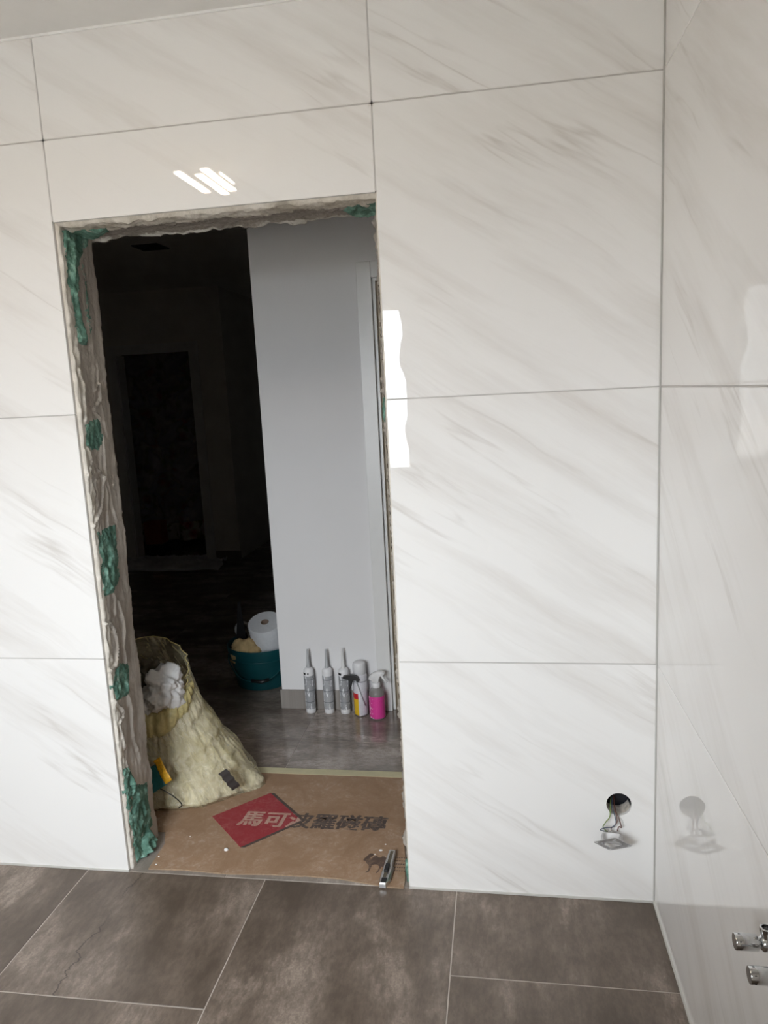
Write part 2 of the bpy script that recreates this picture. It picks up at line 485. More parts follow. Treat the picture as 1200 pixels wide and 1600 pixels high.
class G:                                               # geometry collector
    def __init__(s): s.v = []; s.f = []
    def add(s, vs, fs):
        k = len(s.v); s.v += [tuple(v) for v in vs]; s.f += [tuple(i+k for i in f) for f in fs]; return s
    def box(s, lo, hi):
        x0, y0, z0 = lo; x1, y1, z1 = hi
        return s.add([(x0,y0,z0),(x1,y0,z0),(x1,y1,z0),(x0,y1,z0),(x0,y0,z1),(x1,y0,z1),(x1,y1,z1),(x0,y1,z1)],
                     [(0,3,2,1),(4,5,6,7),(0,1,5,4),(1,2,6,5),(2,3,7,6),(3,0,4,7)])
    def bbox(s, lo, hi, b):                            # box with chamfered edges
        x = (lo[0], hi[0]); y = (lo[1], hi[1]); z = (lo[2], hi[2])
        bm = bmesh.new()
        bmesh.ops.create_cube(bm, size=1)
        for v in bm.verts:
            v.co = Vector(((x[0]+x[1])/2 + v.co.x*(x[1]-x[0]), (y[0]+y[1])/2 + v.co.y*(y[1]-y[0]), (z[0]+z[1])/2 + v.co.z*(z[1]-z[0])))
        bmesh.ops.bevel(bm, geom=list(bm.edges), offset=b, segments=1, affect='EDGES')
        bm.verts.index_update()
        s.add([v.co[:] for v in bm.verts], [tuple(v.index for v in f.verts) for f in bm.faces])
        bm.free(); return s
    def lathe(s, prof, n=32, center=(0, 0, 0), axis='Z', caps=True, jit=None):
        vs = []; fs = []
        for i, (r, h) in enumerate(prof):
            for k in range(n):
                a = 2*PI*k/n
                x, y, z = r*math.cos(a), r*math.sin(a), h
                if axis == 'X': x, y, z = z, x, y
                if axis == 'Y': x, y, z = y, z, x
                vs.append((x+center[0], y+center[1], z+center[2]))
        for i in range(len(prof)-1):
            for k in range(n):
                k2 = (k+1) % n
                fs.append((i*n+k, i*n+k2, (i+1)*n+k2, (i+1)*n+k))
        if caps:
            if prof[0][0] > 1e-6: fs.append(tuple(reversed(range(n))))
            if prof[-1][0] > 1e-6: fs.append(tuple(range((len(prof)-1)*n, len(prof)*n)))
        return s.add(vs, fs)
    def tube(s, pts, r, n=8, caps=True):
        pts = [Vector(p) for p in pts]
        rr = r if isinstance(r, (list, tuple)) else [r]*len(pts)
        vs = []; fs = []; up = None
        for i, p in enumerate(pts):
            t = (pts[min(i+1, len(pts)-1)] - pts[max(i-1, 0)]).normalized()
            if up is None:
                up = Vector((0, 0, 1)) if abs(t.z) < 0.9 else Vector((1, 0, 0))
            a = t.cross(up)
            if a.length < 1e-6: a = t.cross(Vector((0, 1, 0)))
            a.normalize(); b = a.cross(t).normalized(); up = b
            for k in range(n):
                q = 2*PI*k/n
                vs.append(p + a*math.cos(q)*rr[i] + b*math.sin(q)*rr[i])
        for i in range(len(pts)-1):
            for k in range(n):
                k2 = (k+1) % n
                fs.append((i*n+k, i*n+k2, (i+1)*n+k2, (i+1)*n+k))
        if caps:
            fs.append(tuple(reversed(range(n)))); fs.append(tuple(range((len(pts)-1)*n, len(pts)*n)))
        return s.add(vs, fs)
    def prism(s, poly, z0, z1):                        # polygon in xy, extruded
        n = len(poly)
        return s.add([(x, y, z0) for x, y in poly] + [(x, y, z1) for x, y in poly],
                     [tuple(reversed(range(n))), tuple(range(n, 2*n))] + [(i, (i+1) % n, n+(i+1) % n, n+i) for i in range(n)])
    def obj(s, name, mat, parent=None, **kw):
        return mesh(name, s.v, s.f, mat, parent, **kw)

def spline(pts, n=8):                                  # Catmull-Rom through points
    P = [Vector(p) for p in pts]; P = [2*P[0]-P[1]] + P + [2*P[-1]-P[-2]]
    out = []
    for i in range(1, len(P)-2):
        for k in range(n):
            t = k/n
            a, b, c, d = P[i-1], P[i], P[i+1], P[i+2]
            out.append(0.5*((2*b) + (c-a)*t + (2*a-5*b+4*c-d)*t*t + (3*b-a-3*c+d)*t**3))
    out.append(P[-2]); return out
def N(x, y=0, z=0): return noise.noise(Vector((x, y, z)))
def FB(x, y=0, z=0, o=4): return noise.fractal(Vector((x, y, z)), 1.0, 2.0, o)
def inside(poly, x, y):
    c = False; n = len(poly)
    for i in range(n):
        x0, y0 = poly[i]; x1, y1 = poly[i-1]
        if (y0 > y) != (y1 > y) and x < (x1-x0)*(y-y0)/(y1-y0)+x0: c = not c
    return c
def pdist(poly, x, y, closed=True):
    best = 9
    n = len(poly)
    for i in range(0 if closed else 1, n):
        x0, y0 = poly[i-1]; x1, y1 = poly[i]
        dx, dy = x1-x0, y1-y0; L = dx*dx+dy*dy
        t = max(0, min(1, ((x-x0)*dx+(y-y0)*dy)/L)) if L else 0
        best = min(best, math.hypot(x-x0-t*dx, y-y0-t*dy))
    return best

# ---------------------------------------------------------------- the setting: bathroom
H0, H1, H2, ZC = 0.722, 1.469, 2.216, 2.479            # horizontal tile joints and the ceiling
XL, XR = -1.626, -0.711                                # tile edges of the rough doorway
ZD = 2.002                                             # its top
XW = -3.05                                             # left wall of the bathroom
J = 0.0017                                             # half a joint
HOLE = (-0.099, 0.303, 0.0345)

def slab_tile(parent, axis, a0, a1, z0, z1, front, sign, t=0.010, mat='marble', b=0.0011):
    """one wall tile: axis 'X' lies along x with its front at y=front, axis 'Y' along y at x=front; sign = direction into the wall"""
    w2, h2 = (a1-a0)/2, (z1-z0)/2
    vs = []
    for (iw, d) in ((0, t), (0, b), (b, 0)):
        for sx, sz in ((-1,-1),(1,-1),(1,1),(-1,1)):
            p, q = sx*(w2-iw), sz*(h2-iw)
            vs.append((p, sign*d, q) if axis == 'X' else (sign*d, p, q))
    fs = [(0,1,2,3), (8,9,10,11)]
    for r in (0, 4):
        for k in range(4): fs.append((r+k, r+(k+1) % 4, r+4+(k+1) % 4, r+4+k))
    loc = ((a0+a1)/2, front, (z0+z1)/2) if axis == 'X' else (front, (a0+a1)/2, (z0+z1)/2)
    return mesh('tile', vs, fs, mat, parent, loc=loc)

# back wall: masonry around the doorway, tiles on the bathroom side
g = G()
YB = 0.195
g.box((-4.80, 0.010, -0.02), (XL-0.012, YB, 2.62))
g.box((XL-0.012, 0.010, ZD+0.012), (XR+0.012, YB, 2.62))
hx, hz = HOLE[0], HOLE[1]
g.box((XR+0.012, 0.010, -0.02), (hx-0.05, YB, 2.62))
g.box((hx+0.05, 0.010, -0.02), (1.10, YB, 2.62))
g.box((hx-0.05, 0.010, -0.02), (hx+0.05, YB, hz-0.05))
g.box((hx-0.05, 0.010, hz+0.05), (hx+0.05, YB, 2.62))
g.box((hx-0.05, 0.075, hz-0.05), (hx+0.05, YB, hz+0.05))
wall_back = struct(g.obj('wall_back', 'core'), 'white marble look tiled wall with the rough doorway')
rows = [(0.004, H0-J), (H0+J, H1-J), (H1+J, H2-J), (H2+J, ZC)]
for z0, z1 in rows:
    slab_tile(wall_back, 'X', XW, XL-J, z0, z1, 0, 1)
slab_tile(wall_back, 'X', XL+J, XR-J, ZD, H2-J, 0, 1)
slab_tile(wall_back, 'X', XL+J, XR-J, H2+J, ZC, 0, 1)
for z0, z1 in rows[1:]:
    slab_tile(wall_back, 'X', XR+J, -0.003, z0, z1, 0, 1)
# the lowest right tile has the round socket hole
def holed_tile():
    a0, a1, z0, z1 = XR+J, -0.003, rows[0][0], rows[0][1]
    cx, cz = (a0+a1)/2, (z0+z1)/2
    n = 40; ux, uz = HOLE[0]-cx, HOLE[1]-cz; r = HOLE[2]
    ring = [(ux+r*math.cos(2*PI*k/n), uz+r*math.sin(2*PI*k/n)) for k in range(n)]
    w2, h2 = (a1-a0)/2, (z1-z0)/2
    outer = []
    for k in range(n):                                 # matching points on the tile rim
        a = 2*PI*k/n; c, s_ = math.cos(a), math.sin(a)
        ts = []
        if c > 1e-9: ts.append((w2-ux)/c)
        if c < -1e-9: ts.append((-w2-ux)/c)
        if s_ > 1e-9: ts.append((h2-uz)/s_)
        if s_ < -1e-9: ts.append((-h2-uz)/s_)
        t = min(ts); outer.append((ux+t*c, uz+t*s_))
    # put the rectangle's corners exactly on the rim
    for X, Z in ((w2, h2), (-w2, h2), (-w2, -h2), (w2, -h2)):
        k = min(range(n), key=lambda i: math.hypot(outer[i][0]-X, outer[i][1]-Z)); outer[k] = (X, Z)
    vs = []
    for y in (0.0, 0.010):
        vs += [(x, y, z) for x, z in outer] + [(x, y, z) for x, z in ring]
    fs = []
    for k in range(n):
        k2 = (k+1) % n
        fs += [(k, k2, n+k2, n+k), (2*n+k, 3*n+k, 3*n+k2, 2*n+k2), (n+k, n+k2, 3*n+k2, 3*n+k), (k, 2*n+k, 2*n+k2, k2)]
    return mesh('tile', vs, fs, 'marble', wall_back, loc=(cx, 0, cz))
holed_tile()
g = G()
for z in (H0, H1): 
    g.box((XW, 0.0014, z-0.006), (XL-0.004, 0.0098, z+0.006)); g.box((XR+0.004, 0.0014, z-0.006), (0.0, 0.0098, z+0.006))
g.box((XW, 0.0014, H2-0.006), (0, 0.0098, H2+0.006))
for x in (XL, XR): g.box((x-0.006, 0.0014, ZD+0.003), (x+0.006, 0.0098, ZC))
g.obj('grout', 'grout', wall_back)
g = G().box((-0.0030, -0.0022, 0.0), (0.0005, 0.009, ZC))
g.obj('corner_joint', 'silicone', wall_back)
g = G().box((XW, -0.004, 0.0), (XL, 0.009, 0.0052)); g.box((XR, -0.004, 0.0), (0, 0.009, 0.0052))
g.obj('floor_joint', 'silicone', wall_back)
G().box((XW, -0.004, ZC-0.006), (0, 0.009, ZC)).obj('ceiling_joint', 'white_caulk', wall_back)

# right wall
g = G().box((0.010, YF-0.2, -0.02), (0.16, 0.010, 2.62))
wall_right = struct(g.obj('wall_right', 'core'), 'glossy white marble look tiled wall carrying the chrome valves')
for z0, z1 in rows:
    for y1, y0 in ((-0.0035, -1.30), (-1.30, YF)):
        slab_tile(wall_right, 'Y', y0+J, y1-J, z0, z1, 0, 1)
g = G()
for z in (H0, H1, H2): g.box((0.0014, YF, z-0.006), (0.0098, 0, z+0.006))
g.box((0.0014, -1.306, 0), (0.0098, -1.294, ZC))
g.obj('grout', 'grout', wall_right)
G().box((-0.0045, YF, 0.0), (0.009, 0, 0.0055)).obj('floor_joint', 'silicone', wall_right)

# left wall and the window wall behind the camera
wall_left = struct(G().box((XW-0.16, YF-0.2, -0.02), (XW-0.010, 0.010, 2.62)).obj('wall_left', 'core'), 'tiled bathroom wall opposite the valves')
for z0, z1 in rows:
    for y0, y1 in ((YF, -1.2), (-1.2, 0)):
        slab_tile(wall_left, 'Y', y0+J, y1-J, z0, z1, XW, -1)
g = G()
for x0, x1, z0, z1 in ((XW-0.16, WX0, -0.02, 2.62), (WX1, 0.16, -0.02, 2.62), (WX0, WX1, -0.02, WZ0), (WX0, WX1, WZ1, 2.62)):
    g.box((x0, YF-0.24, z0), (x1, YF-0.010, z1))
wall_front = struct(g.obj('wall_front', 'hall_paint'), 'bathroom wall with the window')
for z0, z1, x0, x1 in ((0.004, 0.722, XW, -1.5), (0.004, 0.722, -1.5, 0), (0.722, WZ0, WX0, WX1), (0.722, 1.469, XW, WX0), (1.469, WZ1, XW, WX0),
                       (0.722, 1.469, WX1, 0), (1.469, WZ1, WX1, 0), (WZ1, ZC, XW, -1.5), (WZ1, ZC, -1.5, 0)):
    slab_tile(wall_front, 'X', x0+J, x1-J, z0+J, z1-J, YF, -1)

# window behind the camera
win = struct_root('window_1', 'white framed window', (0, 0, 0))
g = G(); f = 0.06; y0, y1 = YF-0.16, YF-0.10
g.box((WX0, y0, WZ0), (WX0+f, y1, WZ1)); g.box((WX1-f, y0, WZ0), (WX1, y1, WZ1))
g.box((WX0+f, y0, WZ0), (WX1-f, y1, WZ0+f)); g.box((WX0+f, y0, WZ1-f), (WX1-f, y1, WZ1))
mx = (WX0+WX1)/2
g.box((mx-0.04, y0, WZ0+f), (mx+0.04, y1, WZ1-f))
g.obj('window_frame', 'white_lacquer', win)
for a, b in ((WX0+f, mx-0.04), (mx+0.04, WX1-f)):
    G().box((a, YF-0.135, WZ0+f), (b, YF-0.131, WZ1-f)).obj('pane', 'glass', win)
G().bbox((WX0-0.02, YF-0.20, WZ0-0.03), (WX1+0.02, YF+0.03, WZ0), 0.006).obj('window_sill', 'white_lacquer', win)
# torn cover sheet taped over the window's side
def cover_sheet():
    vs = []; fs = []; n = 40
    for i in range(n+1):
        z = WZ0+0.0 + (WZ1-WZ0)*i/n
        xe = -0.955 - 0.035*(i/n) + 0.016*math.sin(i*0.42) + 0.012*N(i*0.7, 3.1)
        if 12 < i < 25: xe += 0.012
        for k in range(4):
            x = xe + (WX1+0.02-xe)*k/3
            vs.append((x, YF-0.09 + 0.006*N(i*0.3, k*0.8), z))
    for i in range(n):
        for k in range(3): fs.append((i*4+k, i*4+k+1, (i+1)*4+k+1, (i+1)*4+k))
    o = mesh('cover_sheet', vs, fs, 'plastic_sheet', smooth=True)
    s = o.modifiers.new('thick', 'SOLIDIFY'); s.thickness = 0.002
    return tag(o, 'torn white cover sheet hanging down the side of the window', 'sheet')
cover_sheet()
# ground outside
struct(mesh('ground', [(-60, -90, -3.2), (60, -90, -3.2), (60, YF-0.6, -3.2), (-60, YF-0.6, -3.2)], [(0, 1, 2, 3)], 'ground'), 'ground outside the window')

# bathroom floor and ceiling
floor = struct(G().box((XW, YF, -0.06), (0.01, 0.0, -0.0012)).obj('floor', 'floor_grout'), 'taupe stone look tiled bathroom floor')
def floor_tile(parent, x0, x1, y0, y1, mat, t=0.009, b=0.0008, j=J):
    x0 += j; x1 -= j; y0 += j; y1 -= j
    cx, cy = (x0+x1)/2, (y0+y1)/2; w2, h2 = (x1-x0)/2, (y1-y0)/2
    vs = []
    for iw, z in ((0, -t), (0, -b), (b, 0)):
        vs += [(sx*(w2-iw), sy*(h2-iw), z) for sx, sy in ((-1,-1),(1,-1),(1,1),(-1,1))]
    fs = [(0,1,2,3), (8,9,10,11)]
    for r in (0, 4):
        for k in range(4): fs.append((r+k, r+(k+1) % 4, r+4+(k+1) % 4, r+4+k))
    return mesh('tile', vs, fs, mat, parent, loc=(cx, cy, 0))
cols = [(-0.568, 0.0, [-0.321, -1.521]), (-1.168, -0.568, [-0.905, -2.105]), (-1.768, -1.168, [-0.487, -1.687]), (-2.368, -1.768, [-1.05]), (XW, -2.368, [-0.6, -1.8])]
for x0, x1, js in cols:
    ys = [0.0] + js + [YF]
    for k, (ya, yb) in enumerate(zip(ys[:-1], ys[1:])):
        floor_tile(floor, x0, x1, yb, ya, 'floor_crack' if (x0 == -1.768 and k == 0) else 'floor')
struct(G().box((XW-0.1, YF-0.2, ZC), (0.1, 0.05, ZC+0.12)).obj('ceiling', 'ceiling'), 'white painted bathroom ceiling')

# ---------------------------------------------------------------- the setting: hall
ZH = 2.50
fh = struct(G().box((-5.6, 0.0, -0.06), (1.10, 7.4, -0.0012)).obj('floor_hall', 'floor_grout'), 'polished grey brown tiled hall floor')
xs = [1.10, -0.10, -1.30, -2.50, -3.70, -4.90, -5.6]
ys = [0.0, 0.307, 0.907, 1.507, 2.107, 2.707, 3.307, 3.907, 4.507, 5.107, 5.707, 6.307, 7.4]
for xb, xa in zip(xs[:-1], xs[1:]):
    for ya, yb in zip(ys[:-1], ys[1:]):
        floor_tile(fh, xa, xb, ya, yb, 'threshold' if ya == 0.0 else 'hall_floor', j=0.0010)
struct(G().box((-5.7, YB, ZH), (1.10, 7.5, ZH+0.12)).obj('ceiling_hall', 'hall_paint'), 'hall ceiling')
YP = 1.233
DX0, DX1 = -0.935, -0.10                               # opening of the door in the partition
g = G().box((-1.475, YP, 0), (DX0-0.01, YP+0.14, ZH)).box((DX0-0.01, YP, 1.985), (1.10, YP+0.14, ZH)).box((DX1+0.01, YP, 0), (1.10, YP+0.14, 1.985))
g.box((-1.475, YP+0.14, 0), (-1.335, 7.4, ZH))
wall_partition = struct(g.obj('wall_partition', 'grey_paint'), 'pale grey painted hall wall facing the doorway')
bb = struct(G().bbox((-1.482, YP-0.008, 0.0), (-1.235, YP, 0.096), 0.0012).obj('baseboard_hall', 'skirting'), 'grey tile skirting along the pale grey wall')
G().bbox((-1.2335, YP-0.008, 0.0), (-1.003, YP, 0.096), 0.0012).obj('skirting_piece', 'skirting', bb)
d1 = struct_root('door_1', 'white lacquered door with frame in the grey hall wall')
G().bbox((-1.000, YP-0.016, 0), (DX0, YP, 2.045), 0.002).obj('architrave', 'white_lacquer', d1)
G().bbox((DX0, YP-0.016, 1.978), (-0.03, YP, 2.045), 0.002).obj('architrave', 'white_lacquer', d1)
G().bbox((DX0, YP+0.004, 0), (DX0+0.014, YP+0.13, 1.978), 0.001).obj('jamb', 'white_lacquer', d1)
G().box((DX0+0.014, YP+0.03, 0), (DX0+0.024, YP+0.13, 1.968)).obj('stop', 'beige_edge', d1)
G().box((DX0+0.014, YP+0.004, 1.966), (DX1, YP+0.13, 1.978)).obj('jamb', 'white_lacquer', d1)
G().bbox((DX0+0.026, YP+0.045, 0.006), (DX1+0.008, YP+0.085, 1.962), 0.002).obj('door_leaf', 'beige_edge', d1)
# outer hall walls
struct(G().box((1.10, YB-0.02, -0.02), (1.20, 7.4, ZH)).box((-1.335, 7.3, -0.02), (1.10, 7.4, ZH)).obj('wall_corridor_end', 'hall_paint'), 'end wall of the corridor')
struct(G().box((-5.0, YB-0.05, -0.02), (-4.80, 4.55, ZH)).obj('wall_hall_left', 'hall_paint'), 'left wall of the dark hall')
YW = 4.42
OX0, OX1, OZ = -3.885, -3.165, 1.945                   # opening of the far doorway
g = G().box((-4.80, YW, 0), (OX0-0.01, YW+0.13, ZH)).box((OX1+0.01, YW, 0), (-2.84, YW+0.13, ZH)).box((OX0-0.01, YW, OZ+0.01), (OX1+0.01, YW+0.13, ZH))
g.box((-2.97, YW+0.13, 0), (-2.84, 7.3, ZH))
wall_far = struct(g.obj('wall_hall_far', 'hall_paint'), 'dark far wall of the hall with an open doorway')
struct(G().box((OX1+0.09, YW-0.01, 0), (-2.832, YW, 0.085)).obj('baseboard_far', 'skirting'), 'skirting by the far doorway')
struct(G().box((-3.0, 7.3, 0), (-1.3, 7.4, ZH)).obj('wall_recess', 'hall_paint'), 'end of the dark passage')
d2 = struct_root('door_2', 'white frame of the far doorway in the dark hall')
G().bbox((OX0-0.085, YW-0.016, 0), (OX0, YW, OZ+0.085), 0.002).obj('architrave', 'white_lacquer', d2)
G().bbox((OX1, YW-0.016, 0), (OX1+0.085, YW, OZ+0.085), 0.002).obj('architrave', 'white_lacquer', d2)
G().bbox((OX0, YW-0.016, OZ), (OX1, YW, OZ+0.085), 0.002).obj('architrave', 'white_lacquer', d2)
G().box((OX0-0.01, YW, 0), (OX0+0.012, YW+0.13, OZ)).obj('jamb', 'white_lacquer', d2)
G().box((OX1-0.012, YW, 0), (OX1+0.01, YW+0.13, OZ)).obj('jamb', 'white_lacquer', d2)
# room beyond the far doorway
g = G().box((-5.6, 4.42, 0), (-5.5, 7.3, ZH))
g.box((-5.5, 4.42, 0), (-5.0, 4.55, ZH)).box((-5.6, 7.3, 0), (-2.97, 7.4, ZH))
struct(g.obj('wall_far_room', 'hall_paint'), 'walls of the dark room beyond the far doorway')

# ---------------------------------------------------------------- rough reveal of the doorway
ARCS = [([(0.102,1.538),(0.135,1.558),(0.132,1.509),(0.09,1.481),(0.12,1.451)], 0.006, 0.009),
        ([(0.076,1.298),(0.101,1.275),(0.092,1.23),(0.075,1.189),(0.017,1.136)], 0.005, 0.011),
        ([(0.101,1.275),(0.112,1.22),(0.101,1.185),(0.095,1.121)], 0.006, 0.008),
        ([(0.017,0.83),(0.045,0.822),(0.058,0.806),(0.069,0.765),(0.067,0.739),(0.047,0.683),(0.0,0.677)], 0.005, 0.012),
        ([(0.104,0.875),(0.124,0.794),(0.101,0.727),(0.109,0.67)], 0.008, 0.010),
        ([(0.01,0.582),(0.045,0.545),(0.064,0.515),(0.031,0.498),(0.044,0.404)], 0.006, 0.010),
        ([(0.03,1.60),(0.05,1.55),(0.035,1.45)], 0.006, 0.008), ([(0.12,1.40),(0.115,1.30),(0.13,1.18),(0.15,1.13)], 0.007, 0.006),
        ([(0.03,1.37),(0.05,1.33),(0.03,1.30)], 0.005, 0.008), ([(0.09,0.60),(0.11,0.50),(0.10,0.42),(0.12,0.36)], 0.009, 0.009),
        ([(0.14,1.65),(0.13,1.50),(0.15,1.40)], 0.006, 0.005), ([(0.05,1.0),(0.06,0.95),(0.09,0.89),(0.08,0.84)], 0.006, 0.007)]
def jamb_depth(y, z, side):
    s = 5.0*side
    if y < 0.013: d = -0.010 + 0.002*N(z*30, s)
    elif y < 0.05: d = 0.007 + 0.005*FB(z*22, y*60, s)
    else: d = 0.007 + 0.004*FB(z*10, y*30, s)
    d += 0.0022*N(y*34 + 0.8*N(z*2.5, 2+s), z*3.0, 7+s)  # trowel tracks running up the reveal
    d += 0.0018*FB(y*110, z*110, s)
    for pts, wd, h in ARCS:
        if min(p[1] for p in pts)-0.03 < z < max(p[1] for p in pts)+0.03:
            r = pdist(pts, y, z, False); wd *= 0.62; h *= 0.75
            d += h*math.exp(-(r/wd)**2) - 0.2*h*math.exp(-((r-2.2*wd)/(1.4*wd))**2)
    return d
def reveal_left():
    nz, ny = 420, 46
    vs = []; fs = []
    for i in range(nz+1):
        z = ZD*i/nz
        ym = 0.192 + 0.010*FB(z*7, 1.7) + 0.004*N(z*50, 3)
        vs.append((XL-0.03, 0.0105, z))
        for k in range(ny+1):
            y = 0.0105 + (ym-0.0105)*k/ny
            vs.append((XL + jamb_depth(y, z, 1) - (0.006 if k == ny else 0), y, z))
        vs.append((XL-0.03, ym+0.001, z))
    w_ = ny+3
    for i in range(nz):
        for k in range(w_-1): fs.append((i*w_+k, i*w_+k+1, (i+1)*w_+k+1, (i+1)*w_+k))
    return mesh('reveal_mortar', vs, fs, 'mortar', wall_back, smooth=True)
reveal_left()
def reveal_right():
    nz, ny = 420, 24
    vs = []; fs = []
    for i in range(nz+1):
        z = ZD*i/nz
        ym = 0.195 + 0.006*N(z*9, 4.4)
        vs.append((XR+0.03, 0.0105, z))
        for k in range(ny+1):
            t = k/ny; y = 0.0105 + (ym-0.0105)*t
            d = 0.0012 + 0.150*y + 0.010*t*FB(z*14, t*3, 9) + 0.013*t*FB(z*60, t*6, 2)
            vs.append((XR - d, y, z))
        vs.append((XR+0.03, ym, z))
    w_ = ny+3
    for i in range(nz):
        for k in range(w_-1): fs.append((i*w_+k, i*w_+k+1, (i+1)*w_+k+1, (i+1)*w_+k))
    return mesh('reveal_mortar', vs, fs, 'mortar', wall_back, smooth=True)
reveal_right()
def reveal_top():
    nx, ny = 300, 44
    vs = []; fs = []
    for i in range(nx+1):
        x = XL-0.01 + (XR-XL+0.02)*i/nx
        ym = 0.205 + 0.006*N(x*9, 1.2)
        e = 0.085 + 0.030*FB(x*9, 5.5) + 0.008*N(x*50, 1)
        vs.append((x, 0.0105, ZD+0.03))
        for k in range(ny+1):
            t = k/ny; y = 0.0105 + (ym-0.0105)*t
            d = -0.010 if y < 0.013 else 0.003 + 0.0035*FB(x*18, y*40, 3)
            if 0.013 < y < e: d += 0.008 + 0.006*FB(x*30, y*40, 8)
            if y > 0.165:                              # ragged white lip at the hall side
                d += max(0, 0.010 + 0.012*FB(x*8, 2.2) + 0.005*N(x*40, 6)) * (y-0.165)/0.04 * (1.0 if x < -0.95 else 0.45)
            d += 0.0014*FB(x*120, y*120, 1)
            vs.append((x, y, ZD-d))
        vs.append((x, ym+0.001, ZD+0.03))
    w_ = ny+3
    for i in range(nx):
        for k in range(w_-1): fs.append((i*w_+k, i*w_+k+1, (i+1)*w_+k+1, (i+1)*w_+k))
    return mesh('lintel_plaster', vs, fs, 'lintel', wall_back, smooth=True)
reveal_top()
def patch(poly, fn, thick, seed, step=0.0035):
    """lumpy remnant of green mortar: poly in surface coordinates, fn(u, v, height) -> point"""
    us = [p[0] for p in poly]; vs_ = [p[1] for p in poly]
    nu = int((max(us)-min(us)+0.02)/step)+1; nv = int((max(vs_)-min(vs_)+0.02)/step)+1
    idx = {}; vs = []; fs = []
    def ok(a, b):
        u = min(us)-0.01+a*step; v = min(vs_)-0.01+b*step
        return inside(poly, u+0.009*FB(u*45, v*45, seed), v+0.009*FB(u*45, v*45, seed+9))
    cells = [(a, b) for a in range(nu) for b in range(nv) if ok(a+0.5, b+0.5)]
    cs = set(cells)
    def vert(a, b):
        if (a, b) not in idx:
            u = min(us)-0.01+a*step; v = min(vs_)-0.01+b*step
            full = all(c in cs for c in ((a, b), (a-1, b), (a, b-1), (a-1, b-1)))
            if full:
                e = min(1.0, pdist(poly, u, v)/0.018)
                h = thick*(0.35+0.65*e)*(0.8+0.9*FB(u*34, v*20, seed)) + 0.0022*FB(u*160, v*160, seed)
                h = max(h, 0.001)
            else: h = -0.004
            idx[(a, b)] = len(vs); vs.append(fn(u, v, h))
        return idx[(a, b)]
    for a, b in cells: fs.append((vert(a, b), vert(a+1, b), vert(a+1, b+1), vert(a, b+1)))
    return mesh('green_mortar_patch', vs, fs, 'green', wall_back, smooth=True)
left_fn = lambda y, z, h: (XL+jamb_depth(max(y, 0.014), max(z, 0), 1)*0.8+h, y, max(z, 0.0))
PATCHES = [
    ([(0.035,1.99),(0.123,2.0),(0.165,1.99),(0.155,1.966),(0.115,1.931),(0.088,1.89),(0.075,1.797),(0.085,1.743),(0.108,1.699),(0.09,1.668),(0.045,1.672),(0.040,1.777),(0.034,1.847),(0.030,1.917)], 0.010),
    ([(0.112,1.93),(0.136,1.93),(0.132,1.71),(0.110,1.675),(0.100,1.745)], 0.003),
    ([(0.021,1.437),(0.085,1.462),(0.120,1.445),(0.122,1.382),(0.093,1.358),(0.028,1.366)], 0.006),
    ([(0.030,1.114),(0.094,1.12),(0.140,1.118),(0.132,0.942),(0.085,0.910),(0.023,0.905),(0.026,1.019)], 0.006),
    ([(0.075,1.118),(0.11,1.125),(0.105,1.04),(0.125,0.97),(0.08,0.92),(0.065,1.0)], 0.012),
    ([(0.027,0.66),(0.07,0.682),(0.125,0.66),(0.108,0.56),(0.03,0.57),(0.012,0.623)], 0.008),
    ([(0.015,0.35),(0.055,0.34),(0.081,0.262),(0.155,0.225),(0.16,0.058),(0.10,0.060),(0.085,0.0),(0.032,0.0),(0.025,0.124),(0.014,0.242)], 0.010),
    ([(0.035,0.33),(0.065,0.32),(0.07,0.25),(0.05,0.22)], 0.020),
    ([(0.09,0.21),(0.125,0.22),(0.125,0.13),(0.10,0.12)], 0.020),
]
for k, (poly, th) in enumerate(PATCHES): patch(poly, left_fn, th, k*3.3)
patch([(0.07,0.060),(0.12,0.075),(0.165,0.0),(0.05,0.0)], left_fn, 0.032, 41)
top_fn = lambda x, y, h: (x, y, ZD-0.008-h)
patch([(-1.63,0.06),(-1.569,0.055),(-1.495,0.07),(-1.53,0.12),(-1.60,0.185),(-1.63,0.19)], top_fn, 0.008, 71)
patch([(-0.825,0.105),(-0.775,0.05),(-0.715,0.06),(-0.72,0.185),(-0.796,0.205),(-0.818,0.15)], top_fn, 0.010, 77)
right_fn = lambda y, z, h: (XR-0.148*y-0.002-h, y, max(z, 0))
patch([(0.12,1.47),(0.19,1.48),(0.195,1.40),(0.13,1.40)], right_fn, 0.010, 83)
patch([(0.02,0.045),(0.06,0.06),(0.10,0.03),(0.09,0.0),(0.02,0.0)], right_fn, 0.009, 87)

# ---------------------------------------------------------------- ceiling lamp (seen as a reflection in the tile over the door)
def led_lamp():
    t = thing('ceiling_lamp_offscreen', 'warm lit ceiling lamp of four slim bars on the bathroom ceiling', 'lamp', (-1.60, -1.18, 2.4))
    g = G().bbox((-0.16, -0.10, 0.062), (0.16, 0.10, 0.079), 0.004)
    g.obj('base_plate', 'white_lacquer', t)
    for x, ya, yb, wd in ((-0.072, 0.185, -0.135, 0.017), (-0.005, 0.125, -0.19, 0.017), (0.045, 0.19, -0.145, 0.018), (0.086, 0.118, -0.045, 0.006)):
        gx = G().bbox((x-wd, yb, 0.014), (x+wd, ya, 0.026), 0.003)
        gx.box((x-0.006, (ya+yb)/2-0.006, 0.026), (x+0.006, (ya+yb)/2+0.006, 0.064))
        b = gx.obj('bar', 'white_lacquer', t)
        G().bbox((x-wd, yb+0.004, 0.006), (x+wd, ya-0.004, 0.0145), 0.003).obj('light_strip_offscreen', 'led', b)
led_lamp()

